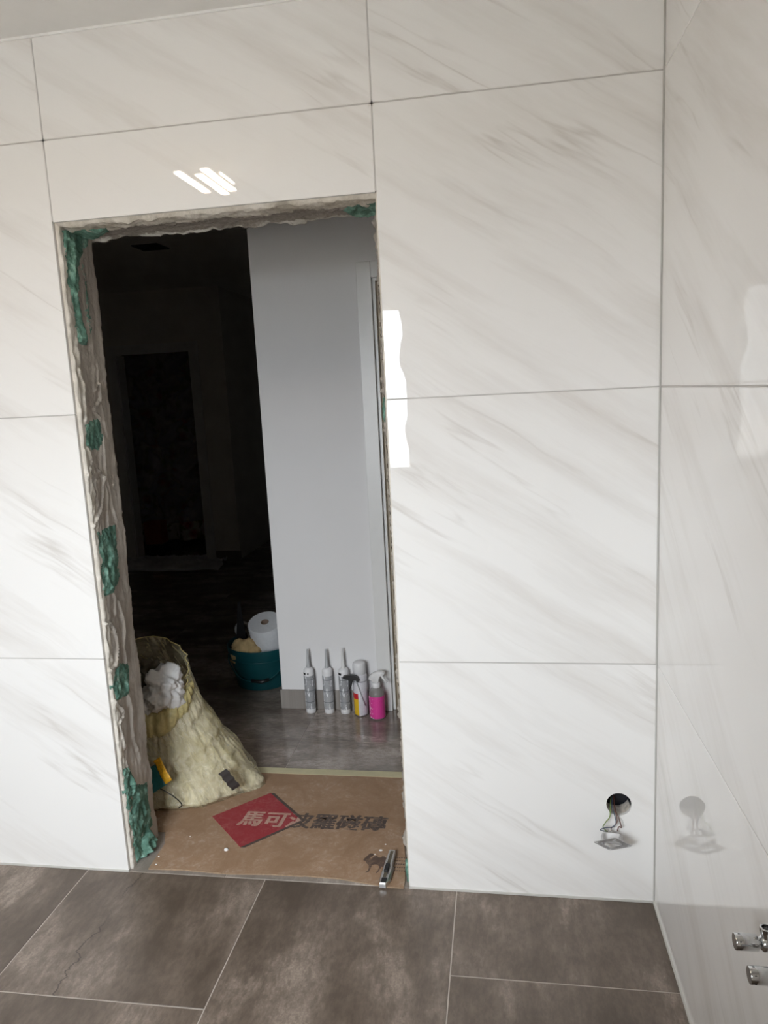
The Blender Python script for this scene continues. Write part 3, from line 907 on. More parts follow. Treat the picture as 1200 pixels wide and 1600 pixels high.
# ---------------------------------------------------------------- cardboard on the floor
def cardboard_sheet():
    poly = [(-1.566,0.014),(-1.45,0.019),(-1.30,0.012),(-1.162,0.021),(-1.05,0.024),(-0.934,0.020),(-0.86,0.008),(-0.79,-0.003),(-0.728,-0.006),(-0.728,0.03),(-0.738,0.12),(-0.752,0.205),(-0.60,0.21),(-0.60,0.632),(-1.10,0.634),(-2.02,0.634),(-2.02,0.215),(-1.603,0.212),(-1.572,0.145)]
    t = thing('cardboard_sheet', 'flattened brown cardboard with a red printed diamond covering the threshold floor', 'cardboard', (0, 0, 0))
    g = G().prism(poly, 0.0004, 0.0042); g.obj('board', 'card', t)
    n = len(poly)
    e = G()
    for i in range(0, 8):
        (x0, y0), (x1, y1) = poly[i], poly[i+1]
        e.box((min(x0, x1), min(y0, y1)-0.0008, 0.0006), (max(x0, x1), min(y0, y1)+0.0006, 0.0046)) if abs(y1-y0) < 0.004 else e.prism([(x0, y0-0.001), (x1, y1-0.001), (x1, y1+0.0005), (x0, y0+0.0005)], 0.0006, 0.0046)
    e.obj('cut_edge', 'card_edge', t)
    z = 0.0044
    g = G(); c = (DCX, DCY); h = DH; s = 0.016
    # dark shade edge along the two right sides, then the diamond
    G().prism([(c[0], c[1]+h), (c[0]+s, c[1]+h), (c[0]+h+s, c[1]), (c[0]+s, c[1]-h), (c[0], c[1]-h), (c[0]+h, c[1])], z-0.0002, z).obj('printed_shade', 'dark_ink', t)
    G().prism([(c[0]-h, c[1]), (c[0], c[1]-h), (c[0]+h, c[1]), (c[0], c[1]+h)], z-0.0002, z+0.0001).obj('printed_diamond', 'red_ink', t)
    cu = bpy.data.curves.new('lettering', 'FONT')
    cu.body = '馬可波羅磁磚'
    cu.size = 1.0; cu.offset = 0.010; cu.resolution_u = 3
    tmp = bpy.data.objects.new('lettering', cu); COL.objects.link(tmp)
    dg = bpy.context.evaluated_depsgraph_get()
    me = bpy.data.meshes.new_from_object(tmp.evaluated_get(dg))
    bpy.data.objects.remove(tmp)
    xs_ = [v.co.x for v in me.vertices]; ys_ = [v.co.y for v in me.vertices]
    if xs_:
        sx = 0.530/(max(xs_)-min(xs_)); sy = 0.092/(max(ys_)-min(ys_))
        g = G()
        for c_, (dx, dy) in enumerate(((0, 0), (0.0022, 0), (-0.0022, 0), (0, 0.0012))):   # heavy strokes
            g.add([(-1.362+(v.co.x-min(xs_))*sx+0.06*(v.co.y-min(ys_))*sy+dx, 0.266+(v.co.y-min(ys_))*sy+dy, z+0.0003+0.00006*c_) for v in me.vertices],
                  [tuple(p.vertices) for p in me.polygons])
        o = g.obj('lettering', 'letters', t)
        o['label'] = 'printed characters reading 馬可波羅磁磚'
    # printed two-humped animal in the corner
    cam = [(0.00,0.62),(0.02,0.70),(0.10,0.82),(0.20,0.98),(0.30,1.00),(0.36,0.93),(0.34,0.84),(0.27,0.80),(0.25,0.72),(0.32,0.74),(0.40,0.84),(0.50,0.88),(0.58,0.80),(0.66,0.80),(0.72,0.87),(0.82,0.86),(0.92,0.76),(0.98,0.60),(1.00,0.42),(0.97,0.28),(0.99,0.06),(0.93,0.0),(0.90,0.12),(0.86,0.30),(0.80,0.36),(0.76,0.22),(0.70,0.06),(0.62,0.0),(0.62,0.05),(0.68,0.16),(0.70,0.34),(0.60,0.44),(0.48,0.44),(0.40,0.40),(0.38,0.24),(0.34,0.06),(0.24,0.0),(0.22,0.05),(0.30,0.12),(0.30,0.26),(0.27,0.40),(0.18,0.46),(0.10,0.58),(0.05,0.58)]
    W_, H_ = 0.082, 0.098
    G().prism([(-0.875+x*W_, 0.052+y*H_) for x, y in cam], z-0.0002, z+0.0001).obj('printed_camel', 'camel_ink', t)
    ln = G()
    for k in range(5):
        y = 0.068+0.016*k
        x = -0.776
        while x < -0.734:
            wd = 0.004+0.003*random.random()
            ln.box((x, y, z-0.0002), (min(x+wd, -0.732), y+0.0055, z+0.0001)); x += wd+0.0025
    ln.obj('small_print', 'camel_ink', t)
    return t
cardboard_sheet()
tp = G().box((-2.02, 0.622, 0.0002), (-0.60, 0.664, 0.0052))
tag(tp.obj('masking_tape', 'tape'), 'pale yellow masking tape strip along the far edge of the cardboard', 'tape')
for k, (x, y, r) in enumerate([(-0.826, 0.168, 0.0065), (-0.842, 0.146, 0.0035), (-0.815, 0.20, 0.003), (-1.345, 0.128, 0.008), (-1.56, 0.075, 0.003), (-1.55, 0.035, 0.003), (-1.50, 0.19, 0.0025)]):
    g = G(); n = 10
    ring0 = [(r*(1+0.25*N(k*3+q))*math.cos(2*PI*q/n), r*(0.8+0.25*N(k*5+q))*math.sin(2*PI*q/n)) for q in range(n)]
    hgt = r*(0.25 if k in (0, 1) else 0.8)
    g.add([(a, b, 0) for a, b in ring0] + [(a*0.8, b*0.8, hgt*0.7) for a, b in ring0] + [(0, 0, hgt)],
          [tuple(reversed(range(n)))] + [(q, (q+1) % n, n+(q+1) % n, n+q) for q in range(n)] + [(n+q, n+(q+1) % n, 2*n) for q in range(n)])
    o = g.obj('plaster_crumb', 'paper', loc=(x, y, 0.0040))
    tag(o, ['flat white plaster drop behind the printed camel', 'smaller white drop near the printed camel', 'tiny white crumb beyond the plaster drop by the camel', 'pale crumb of debris below the red diamond', 'tiny white crumb at the foot of the left reveal', 'tiny white crumb at the front left corner of the cardboard', 'tiny white crumb between the rubbish bag and the cardboard front edge'][k], 'debris', 'plaster crumbs on the cardboard')

# ---------------------------------------------------------------- utility knife
def knife():
    t = thing('utility_knife', 'silver snap-off utility knife lying on the cardboard edge', 'knife', (-0.787, 0.069, 0.0046), (0, 0, math.radians(-2.5)))
    W2 = 0.0150
    out = [(-W2*0.75, 0.082), (W2*0.75, 0.082), (W2*0.9, 0.02), (W2*1.15, -0.02), (W2*1.05, -0.06), (W2*0.55, -0.082), (-W2*0.75, -0.082), (-W2*1.0, -0.06), (-W2*0.95, 0.02)]
    g = G(); n = len(out)
    g.add([(x, y, 0) for x, y in out] + [(x, y, 0.012) for x, y in out] + [(x*0.80, y*0.975, 0.0165) for x, y in out],
          [tuple(reversed(range(n)))] + [(i, (i+1) % n, n+(i+1) % n, n+i) for i in range(n)] + [(n+i, n+(i+1) % n, 2*n+(i+1) % n, 2*n+i) for i in range(n)] + [tuple(range(2*n, 3*n))])
    g.obj('handle', 'steel', t)
    G().box((-0.0050, -0.055, 0.0160), (0.0050, 0.074, 0.0170)).obj('blade_channel', 'dark_rag', t)
    sl = G().bbox((-0.0068, -0.034, 0.0165), (0.0068, 0.006, 0.0235), 0.002)
    for k in range(5): sl.box((-0.005, -0.026+k*0.006, 0.0232), (0.005, -0.0235+k*0.006, 0.0245))
    sl.obj('slider', 'black', t)
    G().bbox((-0.0070, -0.079, 0.0160), (0.0095, -0.058, 0.0185), 0.001).obj('end_cap', 'black', t)
    rb = G()
    for k in range(9): rb.box((W2*0.95, -0.055+k*0.007, 0.002), (W2*1.22, -0.052+k*0.007, 0.0095))
    rb.obj('grip_ribs', 'steel', t)
knife()

# ---------------------------------------------------------------- rubbish bag
BX, BY = -1.715, 0.545
def bag_point(a, t, infl=1.0, seed=0.0):
    """a = angle, t = 0 floor .. 1 mouth; mouth tilts towards the bathroom"""
    ca, sa = math.cos(a), math.sin(a)
    back = 0.5 - 0.5*math.cos(a - math.radians(-78))   # 0 facing the doorway, 1 behind
    top = 0.300 + 0.255*(back**0.8)
    r0x, r0y = 0.335, 0.235
    prof = [(0, 0.90), (0.06, 0.96), (0.20, 0.86), (0.45, 0.655), (0.70, 0.50), (0.88, 0.435), (1.0, 0.43)]
    for (t0, p0), (t1, p1) in zip(prof[:-1], prof[1:]):
        if t <= t1: k = (t-t0)/(t1-t0); k = k*k*(3-2*k); pr = p0+(p1-p0)*k; break
    else: pr = prof[-1][1]
    z = top*t
    cx = BX - 0.075*(t**1.2); cy = BY + 0.02*t
    # tail of film pulled out over the cardboard
    tail = max(0, math.cos(a-math.radians(-3)))**24 * max(0, 1-t*3.6)**1.6
    lean = a*7.0 - z*9.0                               # creases run from the mouth down and round
    cr = 1-abs(N(lean+seed, z*3.0, 3)); cr2 = 1-abs(N(lean*2.3+seed, z*5.0, 8))
    wr = 0.030*FB(a*1.6+seed, z*5, seed+2) + 0.050*max(0, cr-0.55)**1.0*(0.4+t) + 0.030*max(0, cr2-0.6) + 0.006*FB(a*24+z*20, z*10, seed)
    r = pr + wr*1.25 + 0.19*tail
    return Vector((cx + ca*r0x*r*infl, cy + sa*r0y*r*infl, z))
def bag():
    t = thing('rubbish_bag', 'full translucent yellow rubbish bag slumped beside the left reveal', 'bag', (BX, BY, 0.0042))
    def skin(na, nt, infl, seed, t1=1.0, lump=0):
        vs = []; fs = []
        for i in range(nt+1):
            tt = t1*i/nt
            for k in range(na):
                p = bag_point(2*PI*k/na, tt, infl, seed)
                if lump:
                    q = noise.voronoi(p*17+Vector((0.6*N(p.x*20, p.y*20, p.z*20), 0, 0)))[0]
                    s = 1 - lump*(q[1]-q[0])*1.0 + lump*0.2
                    p = Vector((BX-0.075*tt + (p.x-BX+0.075*tt)*s, BY + (p.y-BY)*s, p.z))
                vs.append(p - Vector((BX, BY, 0)))
        for i in range(nt):
            for k in range(na): fs.append((i*na+k, i*na+(k+1) % na, (i+1)*na+(k+1) % na, (i+1)*na+k))
        fs.append(tuple(reversed(range(na))))
        return vs, fs, na, nt
    vs, fs, na, nt = skin(220, 90, 1.0, 0.0)
    mesh('film', vs, fs, 'bag', t, smooth=True)
    vs, fs, na, nt = skin(150, 60, 0.93, 0.0, 0.82, 0.16)
    c = len(vs); vs.append(Vector((-0.06, 0.02, 0.27)))
    for k in range(na): fs.append((nt*na+k, nt*na+(k+1) % na, c))
    mesh('packed_film', vs, fs, 'fill', t, smooth=True)
    # bunched collar under the mouth on the side of the doorway
    vs = []; fs = []; n1, n2 = 90, 14
    for i in range(n1+1):
        a = math.radians(-175 + 185*i/n1)
        p = bag_point(a, 0.93) - Vector((BX, BY, 0))
        out = Vector((math.cos(a), math.sin(a), 0.1)).normalized()
        th = (0.022+0.010*math.sin(PI*i/n1))*math.sin(PI*min(1, max(0.02, i/n1)))**0.4
        for k in range(n2):
            q = 2*PI*k/n2
            w_ = 1+0.35*FB(i*0.12, q*1.2, 5)+0.15*N(i*0.5, q*3)
            vs.append(p + out*(0.005+th*math.cos(q)*w_*0.8) + Vector((0, 0, th*1.5*math.sin(q)*w_ - 0.01)))
    for i in range(n1):
        for k in range(n2): fs.append((i*n2+k, i*n2+(k+1) % n2, (i+1)*n2+(k+1) % n2, (i+1)*n2+k))
    mesh('rolled_collar', vs, fs, 'bag_rim', t, smooth=True)
    # rim of the mouth
    pts = [bag_point(2*PI*k/80, 1.0) - Vector((BX, BY, 0)) for k in range(81)]
    G().tube(pts, 0.0022, 6).obj('mouth_edge', 'bag_rim', t, smooth=True)
    # tape stuck to the film
    def on(a_, t_, off=0.006):
        p = bag_point(math.radians(a_), t_) - Vector((BX, BY, 0)); c = Vector((math.cos(math.radians(a_))*0.7, math.sin(math.radians(a_)), 0.4)).normalized()
        return p + c*off
    rows_ = []
    for i in range(7):
        u = i/6
        base = Vector((0.262, -0.140, 0.125)).lerp(Vector((0.310, -0.140, 0.058)), u)
        sd = Vector((0.015, 0.003, 0.009)); zig = 0.003*(1 if i % 2 else -1)
        rows_.append((base-sd+Vector((zig, -0.002*math.sin(u*PI), 0)), base+sd+Vector((zig, -0.002*math.sin(u*PI), 0))))
    vs = [p for r in rows_ for p in r]; fs = [(2*i, 2*i+1, 2*i+3, 2*i+2) for i in range(6)]
    o = mesh('tape_strip', vs, fs, 'black_tape', t); s = o.modifiers.new('thick', 'SOLIDIFY'); s.thickness = 0.002
    return t, on
BAG, bag_on = bag()

def crumple(name, loc, r, mat, seed, amp=0.45, freq=1.0, sub=4):
    bm = bmesh.new(); bmesh.ops.create_icosphere(bm, subdivisions=sub, radius=1)
    for v in bm.verts:
        d = v.co.normalized()
        q = noise.voronoi(d*2.2*freq+Vector((seed, 0, 0)))[0]
        q2 = noise.voronoi(d*5.2*freq+Vector((0, seed, 0)))[0]
        s = 1 + amp*(FB(d.x*1.6*freq+seed, d.y*1.6*freq, d.z*1.6*freq) - 0.45*(q[1]-q[0]) - 0.22*(q2[1]-q2[0]))
        v.co = Vector((d.x*s*r[0], d.y*s*r[1], d.z*s*r[2]))
    bm.verts.index_update()
    vs = [v.co[:] for v in bm.verts]; fs = [tuple(v.index for v in f.verts) for f in bm.faces]
    bm.free()
    return mesh(name, vs, fs, mat, None, loc=loc, smooth=True)
tag(crumple('crumpled_paper', (-1.705, 0.500, 0.415), (0.085, 0.070, 0.085), 'paper', 3.0, 0.42, 1.1, 5), 'crumpled white paper in the mouth of the yellow bag', 'paper')
tag(crumple('crumpled_paper', (-1.80, 0.50, 0.345), (0.07, 0.06, 0.055), 'paper', 8.0, 0.5, 1.4), 'crumpled white paper tucked behind the reveal in the yellow bag', 'paper')
tag(crumple('dark_rag', (-1.795, 0.585, 0.43), (0.06, 0.06, 0.055), 'dark_rag', 5.0, 0.5), 'dark rag in the back of the yellow bag mouth', 'rag')
def packet():
    p0 = Vector((-1.678, 0.312, 0.148))
    t = thing('snack_packet', 'teal and yellow foil packet pressed against the bag film', 'packet', p0, (math.radians(-18), math.radians(-32), math.radians(6)))
    def sheet(x0, x1, z0, z1, s):
        vs = []; fs = []; n = 8
        for i in range(n+1):
            for k in range(n+1):
                x = x0+(x1-x0)*i/n; z = z0+(z1-z0)*k/n
                vs.append((x, 0.006*FB(x*40, z*40, s), z))
        for i in range(n):
            for k in range(n): fs.append((i*(n+1)+k, (i+1)*(n+1)+k, (i+1)*(n+1)+k+1, i*(n+1)+k+1))
        return vs, fs
    for nm, a, m in (('wrapper', (-0.045, 0.03, -0.045, 0.04, 1), 'teal_pack'), ('yellow_end', (0.03, 0.058, -0.042, 0.052, 1), 'yellow_pack')):
        vs, fs = sheet(*a); o = mesh(nm, vs, fs, m, t, smooth=True); s = o.modifiers.new('thick', 'SOLIDIFY'); s.thickness = 0.004
packet()
wire = spline([(-1.80, 0.345, 0.03), (-1.76, 0.338, 0.10), (-1.69, 0.318, 0.112), (-1.62, 0.312, 0.085), (-1.585, 0.318, 0.045), (-1.60, 0.322, 0.025)], 10)
tag(G().tube(wire, 0.0022, 6).obj('black_cord', 'black', smooth=True), 'thin black cord hanging over the yellow bag', 'cord')

# ---------------------------------------------------------------- bucket and what stands in it
UX, UY = -1.675, 1.565
def bucket():
    t = thing('bucket', 'dark teal plastic bucket behind the corner of the grey wall', 'bucket', (UX, UY, 0))
    H = 0.222
    prof = [(0.0, 0.0), (0.138, 0.0), (0.144, 0.004), (0.176, H-0.03), (0.182, H-0.028), (0.184, H-0.004), (0.181, H), (0.176, H-0.002), (0.172, H-0.03), (0.140, 0.006), (0.0, 0.006)]
    G().lathe(prof, 56, caps=False).obj('shell', 'teal', t, auto=40)
    rim = G()
    for k in (0,): rim.lathe([(0.177, H-0.062-0.03*k), (0.1815-0.005*k, H-0.060-0.03*k), (0.1815-0.005*k, H-0.057-0.03*k), (0.172, H-0.055-0.03*k)], 56, caps=False)
    rim.obj('rim_bead', 'teal', t, smooth=True)
    pts = spline([(-0.150, -0.105, H-0.035), (-0.135, -0.135, H-0.075), (-0.06, -0.185, H-0.135), (0.05, -0.192, H-0.150), (0.12, -0.150, H-0.12), (0.165, -0.08, H-0.05)], 10)
    G().tube(pts, 0.0028, 8).obj('handle', 'teal', t, smooth=True)
    G().tube([(-0.005, -0.1905, H-0.146), (0.05, -0.192, H-0.150), (0.085, -0.178, H-0.142)], 0.009, 10).obj('grip', 'black', t, smooth=True)
bucket()
def roll():
    t = thing('paper_roll', 'large white paper towel roll standing in the teal bucket', 'paper roll', (-1.640, 1.655, 0.030), (math.radians(22), 0, 0))
    h = 0.330; R_ = 0.090; r = 0.021
    G().lathe([(r, 0), (R_-0.002, 0), (R_, 0.004), (R_, h*0.45), (R_-0.0015, h*0.455), (R_, h*0.46), (R_, h-0.004), (R_-0.003, h), (r, h)], 48, caps=False).obj('paper_winding', 'roll', t, auto=40)
    G().lathe([(r, 0), (r, h+0.001), (r-0.002, h+0.001), (r-0.002, 0), (r, 0)], 24, caps=False).obj('core_tube', 'tube_core', t, auto=40)
roll()
tag(crumple('sponge', (-1.745, 1.475, 0.19), (0.085, 0.055, 0.075), 'sponge', 12.0, 0.30, 0.9), 'tan crumpled sponge cloth sticking out of the teal bucket', 'sponge')
def trowel():
    t = thing('putty_knife', 'black pointed spatula standing upright in the teal bucket', 'spatula', (-1.80, 1.585, 0.007), (math.radians(3), math.radians(2), 0))
    G().add([(-0.040, -0.003, 0.10), (0.040, -0.003, 0.10), (0.006, -0.002, 0.43), (-0.006, -0.002, 0.43), (-0.040, 0.003, 0.10), (0.040, 0.003, 0.10), (0.006, 0.002, 0.43), (-0.006, 0.002, 0.43)],
            [(0,1,2,3), (7,6,5,4), (0,4,5,1), (1,5,6,2), (2,6,7,3), (3,7,4,0)]).obj('blade', 'black', t)
    G().lathe([(0.0, 0.0), (0.012, 0.0), (0.015, 0.02), (0.012, 0.06), (0.014, 0.10), (0.0, 0.112)], 16).obj('handle', 'black', t, smooth=True)
trowel()
def tape_roll():
    o = G().lathe([(0.030, -0.012), (0.042, -0.012), (0.043, 0), (0.042, 0.012), (0.030, 0.012), (0.029, 0), (0.030, -0.012)], 36, caps=False).obj('tape_roll', 'grey_nozzle', loc=(-1.815, 1.66, 0.255), rot=(math.radians(60), math.radians(14), 0.5), auto=50)
    tag(o, 'pale roll of tape behind the black spatula in the teal bucket', 'tape roll')
tape_roll()
tag(crumple('cloth_bundle', (-1.775, 1.63, 0.115), (0.070, 0.055, 0.125), 'dark_rag', 31.0, 0.2, 1.0), 'dark bundle of cloth filling the back of the teal bucket', 'cloth')

# ---------------------------------------------------------------- cartridges, aerosol and spray bottle
def cartridge(loc, label, lab, noz, mark, nh, rotz):
    t = thing('sealant_cartridge', label, 'cartridge', loc, (0, 0, rotz), 'sealant cartridges against the grey wall')
    R_ = 0.0243
    G().lathe([(0, 0), (R_-0.002, 0), (R_-0.0005, 0.002), (R_, 0.020), (R_, 0.206), (R_-0.002, 0.214), (R_-0.007, 0.220), (0.009, 0.224), (0.009, 0.231), (0, 0.231)], 36).obj('tube', 'white_plastic', t, auto=40)
    G().lathe([(R_+0.0004, 0.022), (R_+0.0005, 0.1865), (R_+0.0003, 0.187)], 48, caps=False).obj('label_wrap', lab, t, smooth=True)
    G().lathe([(0.0105, 0.222), (0.0105, 0.229), (0.0085, 0.232), (0.0042, 0.225+nh*0.93), (0.0028, 0.225+nh), (0, 0.225+nh)], 20).obj('nozzle', noz, t, auto=50)
    if mark:
        g = G(); n = 8
        for a0, a1 in mark:
            vs = []; fs = []
            for k in range(n+1):
                a = math.radians(a0+(a1-a0)*k/n)
                vs += [((R_+0.0006)*math.cos(a), (R_+0.0006)*math.sin(a), 0.193), ((R_+0.0006)*math.cos(a), (R_+0.0006)*math.sin(a), 0.203)]
            for k in range(n): fs.append((2*k, 2*k+2, 2*k+3, 2*k+1))
            g.add(vs, fs)
        g.obj('printed_mark', 'black', t)
YT = 1.1985
cartridge((-1.326, YT, 0), 'grey sealant cartridge with a grey nozzle, two dark dots, first from the wall corner', 'label_a', 'grey_nozzle', [(-160, -112), (-92, -78)], 0.088, 0)
cartridge((-1.236, YT, 0), 'grey sealant cartridge with a grey nozzle standing between two other cartridges', 'label_b', 'grey_nozzle', None, 0.088, 0)
cartridge((-1.157, YT, 0), 'grey sealant cartridge with a white nozzle beside the aerosol can', 'label_c', 'pale_nozzle', [(-165, -105)], 0.094, 0)

def aerosol():
    t = thing('aerosol_can', 'white aerosol can with red and yellow print and a black trigger nozzle', 'spray can', (-1.077, 1.180, 0))
    R_ = 0.0335
    G().lathe([(0, 0.002), (R_-0.004, 0.0), (R_-0.001, 0.002), (R_, 0.006), (R_-0.001, 0.009)], 40).obj('base_rim', 'steel', t, auto=40)
    G().lathe([(R_-0.001, 0.008), (R_, 0.010), (R_, 0.196), (R_-0.003, 0.203), (R_-0.006, 0.206)], 48).obj('can_body', 'can', t, auto=40)
    G().lathe([(R_-0.0045, 0.204), (R_-0.0025, 0.206), (R_-0.003, 0.250), (R_-0.005, 0.2565), (R_-0.010, 0.260), (0, 0.261)], 40).obj('cap', 'white_plastic', t, auto=50)
    # black trigger nozzle strapped to the side with its straw
    tr = [(-0.070, 0.197), (-0.068, 0.207), (-0.050, 0.212), (-0.030, 0.214), (-0.010, 0.211), (0.004, 0.202), (0.008, 0.188), (0.003, 0.180), (-0.008, 0.188), (-0.018, 0.190), (-0.024, 0.182), (-0.030, 0.164), (-0.036, 0.146), (-0.042, 0.146), (-0.040, 0.166), (-0.038, 0.180), (-0.044, 0.192), (-0.058, 0.194)]
    n = len(tr); y0, y1 = -0.053, -0.0365
    G().add([(x, y0, z) for x, z in tr] + [(x, y1, z) for x, z in tr], [tuple(range(n)), tuple(reversed(range(n, 2*n)))] + [(i, n+i, n+(i+1) % n, (i+1) % n) for i in range(n)]).obj('trigger', 'black', t)
    G().tube([(-0.010, -0.040, 0.180), (0.000, -0.0385, 0.150), (0.012, -0.036, 0.105), (0.026, -0.034, 0.058)], 0.0022, 8).obj('straw', 'grey_nozzle', t, smooth=True)
aerosol()
def spray_bottle():
    t = thing('spray_bottle', 'clear spray bottle with a hot pink label and a cloudy trigger head', 'spray bottle', (-0.9955, 1.152, 0))
    R_ = 0.0365
    G().lathe([(0, 0.004), (R_-0.006, 0.0), (R_-0.001, 0.004), (R_, 0.012), (R_, 0.118), (R_-0.003, 0.130), (R_-0.012, 0.143), (0.0185, 0.151), (0.0165, 0.156)], 44).obj('bottle', 'clear', t, auto=50)
    G().lathe([(R_+0.0006, 0.008), (R_+0.0008, 0.012), (R_+0.0008, 0.112), (R_+0.0006, 0.113)], 48, caps=False).obj('label_wrap', 'pink', t, smooth=True)
    G().lathe([(0.019, 0.150), (0.020, 0.153), (0.020, 0.168), (0.017, 0.172), (0.013, 0.174)], 28).obj('collar', 'white_plastic', t, auto=50)
    hd = [(-0.034, 0.190), (-0.030, 0.204), (-0.012, 0.218), (0.012, 0.227), (0.034, 0.226), (0.044, 0.218), (0.040, 0.211), (0.026, 0.208), (0.018, 0.196), (0.014, 0.180), (0.011, 0.172), (-0.013, 0.172), (-0.018, 0.182), (-0.026, 0.186)]
    n = len(hd); g = G()
    for y, s in ((-0.013, 0.86), (-0.009, 1.0), (0.009, 1.0), (0.013, 0.86)):
        g.v += [((x-0.002)*s+0.002, y, 0.198+(z-0.198)*s) for x, z in hd]
    for r in range(3): g.f += [(r*n+i, (r+1)*n+i, (r+1)*n+(i+1) % n, r*n+(i+1) % n) for i in range(n)]
    g.f += [tuple(range(n)), tuple(reversed(range(3*n, 4*n)))]
    h = g.obj('spray_head', 'clear_cap', t, auto=50)
    G().tube([(0.026, 0, 0.210), (0.032, 0, 0.196), (0.042, 0, 0.180), (0.052, 0, 0.172)], [0.006, 0.0055, 0.005, 0.004], 10).obj('trigger', 'clear_cap', t, smooth=True)
    G().tube([(0, 0, 0.17), (0.002, 0, 0.09), (0.006, 0, 0.012)], 0.0022, 8).obj('dip_tube', 'pale_nozzle', t, smooth=True)
spray_bottle()

# ---------------------------------------------------------------- unmounted socket hanging by its wires
def socket():
    cx, cz, r = HOLE
    t = thing('wall_box', 'round black flush box sunk in the tiled wall', 'wall box', (cx, 0.0, cz))
    g = G().lathe([(r+0.004, 0.011), (r+0.004, 0.062), (0, 0.062)], 36, axis='Y', caps=False)
    g.v = [(x, y, z) for x, y, z in g.v]
    g.obj('cup', 'box_black', t, smooth=False)
    vs = []; fs = []; n = 20                           # pale dust on the lower inside
    for i in range(6):
        for k in range(n+1):
            a = math.radians(205+130*k/n)
            rr = r+0.003 - 0.004*abs(FB(k*0.6, i*0.8, 3)) - (0.0 if 0 < k < n else -0.002)
            vs.append((rr*math.cos(a), 0.006+0.05*i/5, rr*math.sin(a)))
    for i in range(5):
        for k in range(n): fs.append((i*(n+1)+k, i*(n+1)+k+1, (i+1)*(n+1)+k+1, (i+1)*(n+1)+k))
    mesh('mortar_dust', vs, fs, 'box_dust', t, smooth=True)
    G().lathe([(0.0, 0.052), (0.0075, 0.052), (0.0075, 0.0625), (0, 0.0625)], 16, center=(0.004, 0, 0.006), axis='Y').obj('conduit_entry', 'black', t)

    s = thing('socket_insert', 'metal socket insert with square frame dangling by wires from the wall box', 'socket', (-0.1245, -0.058, 0.2165), (math.radians(-52), math.radians(4), 0))
    o = 0.0365; i_ = 0.0285
    turn = lambda x, y: ((x-y)*0.7071, (x+y)*0.7071)   # the plate hangs on its corner
    g = G()
    ring_o = []
    for c in range(4):
        sx, sy = ((1, 1), (-1, 1), (-1, -1), (1, -1))[c]
        for q in range(3):
            a = PI/4 + c*PI/2 + (q-1)*PI/6
            ring_o.append((sx*(o-0.005)+0.005*math.cos(a)*1.15, sy*(o-0.005)+0.005*math.sin(a)*1.15))
    n = len(ring_o)
    ring_i = []
    for (x, y) in ring_o:
        k = i_/math.hypot(x, y); m_ = i_/max(abs(x), abs(y)); k = 0.45*k+0.55*min(m_, k*1.2); ring_i.append((x*k, y*k))
    for z in (0.0, 0.0015): g.v += [(*turn(x, y), z) for x, y in ring_o] + [(*turn(x, y), z) for x, y in ring_i]
    for k in range(n):
        k2 = (k+1) % n
        g.f += [(k, n+k, n+k2, k2), (2*n+k, 2*n+k2, 3*n+k2, 3*n+k), (k, k2, 2*n+k2, 2*n+k), (n+k, 3*n+k, 3*n+k2, n+k2)]
    plate = g.obj('mounting_frame', 'zinc', s)
    for sx, sy in ((1, 1), (-1, 1), (1, -1), (-1, -1)):
        x, y = turn(sx*0.030, sy*0.030)
        G().lathe([(0.0030, -0.0005), (0.0030, 0.0020)], 10, center=(x, y, 0)).obj('bright_hole_disc', 'paper', plate)  # solid white discs, painted in for the bright wall seen through holes
    # ceramic body hangs behind the plate, wall side
    G().bbox((-0.024, 0.012, 0.014), (0.024, 0.028, 0.036), 0.002).obj('body', 'white_plastic', s)
    for x in (-0.015, 0.0, 0.015): G().bbox((x-0.0045, 0.014, 0.034), (x+0.0045, 0.026, 0.042), 0.001).obj('terminal', 'zinc', s)
    for sx in (-1, 1): G().bbox((sx*0.0245-0.003, -0.006, -0.003), (sx*0.0245+0.003, 0.018, 0.026), 0.001).obj('claw', 'zinc', s)
    G().bbox((-0.0225, -0.0018, 0.001), (0.0225, 0.0018, 0.004), 0.0008).obj('cross_bar', 'zinc', s)
    W = [('wire_blue', [(-0.108, 0.055, 0.300), (-0.116, 0.010, 0.290), (-0.111, -0.012, 0.270), (-0.110, -0.018, 0.256), (-0.120, -0.022, 0.246), (-0.142, -0.028, 0.246), (-0.153, -0.026, 0.238), (-0.1367, -0.0142, 0.2264)], 'dark blue wire looping over the dangling socket insert'),
         ('wire_brown', [(-0.104, 0.055, 0.300), (-0.110, 0.008, 0.290), (-0.107, -0.012, 0.270), (-0.107, -0.018, 0.258), (-0.116, -0.020, 0.247), (-0.123, -0.020, 0.241), (-0.1217, -0.0142, 0.2254)], 'brown wire into the middle of the dangling socket insert'),
         ('wire_green', [(-0.112, 0.055, 0.304), (-0.122, 0.004, 0.290), (-0.126, -0.014, 0.272), (-0.138, -0.024, 0.262), (-0.146, -0.026, 0.248), (-0.140, -0.024, 0.238), (-0.1327, -0.0142, 0.2261)], 'thin green wire at the side of the dangling socket insert'),
         ('wire_brown', [(-0.106, 0.055, 0.298), (-0.108, 0.006, 0.284), (-0.100, -0.012, 0.266), (-0.096, -0.018, 0.250), (-0.095, -0.020, 0.244), (-0.102, -0.020, 0.246), (-0.1067, -0.0142, 0.2243)], 'dark wire bent sharply beside the dangling socket insert')]
    for m, pts, lb in W:
        tag(G().tube(spline(pts, 8), 0.0015, 6).obj('wire', m, smooth=True), lb, 'wire', 'wires of the dangling socket')
socket()

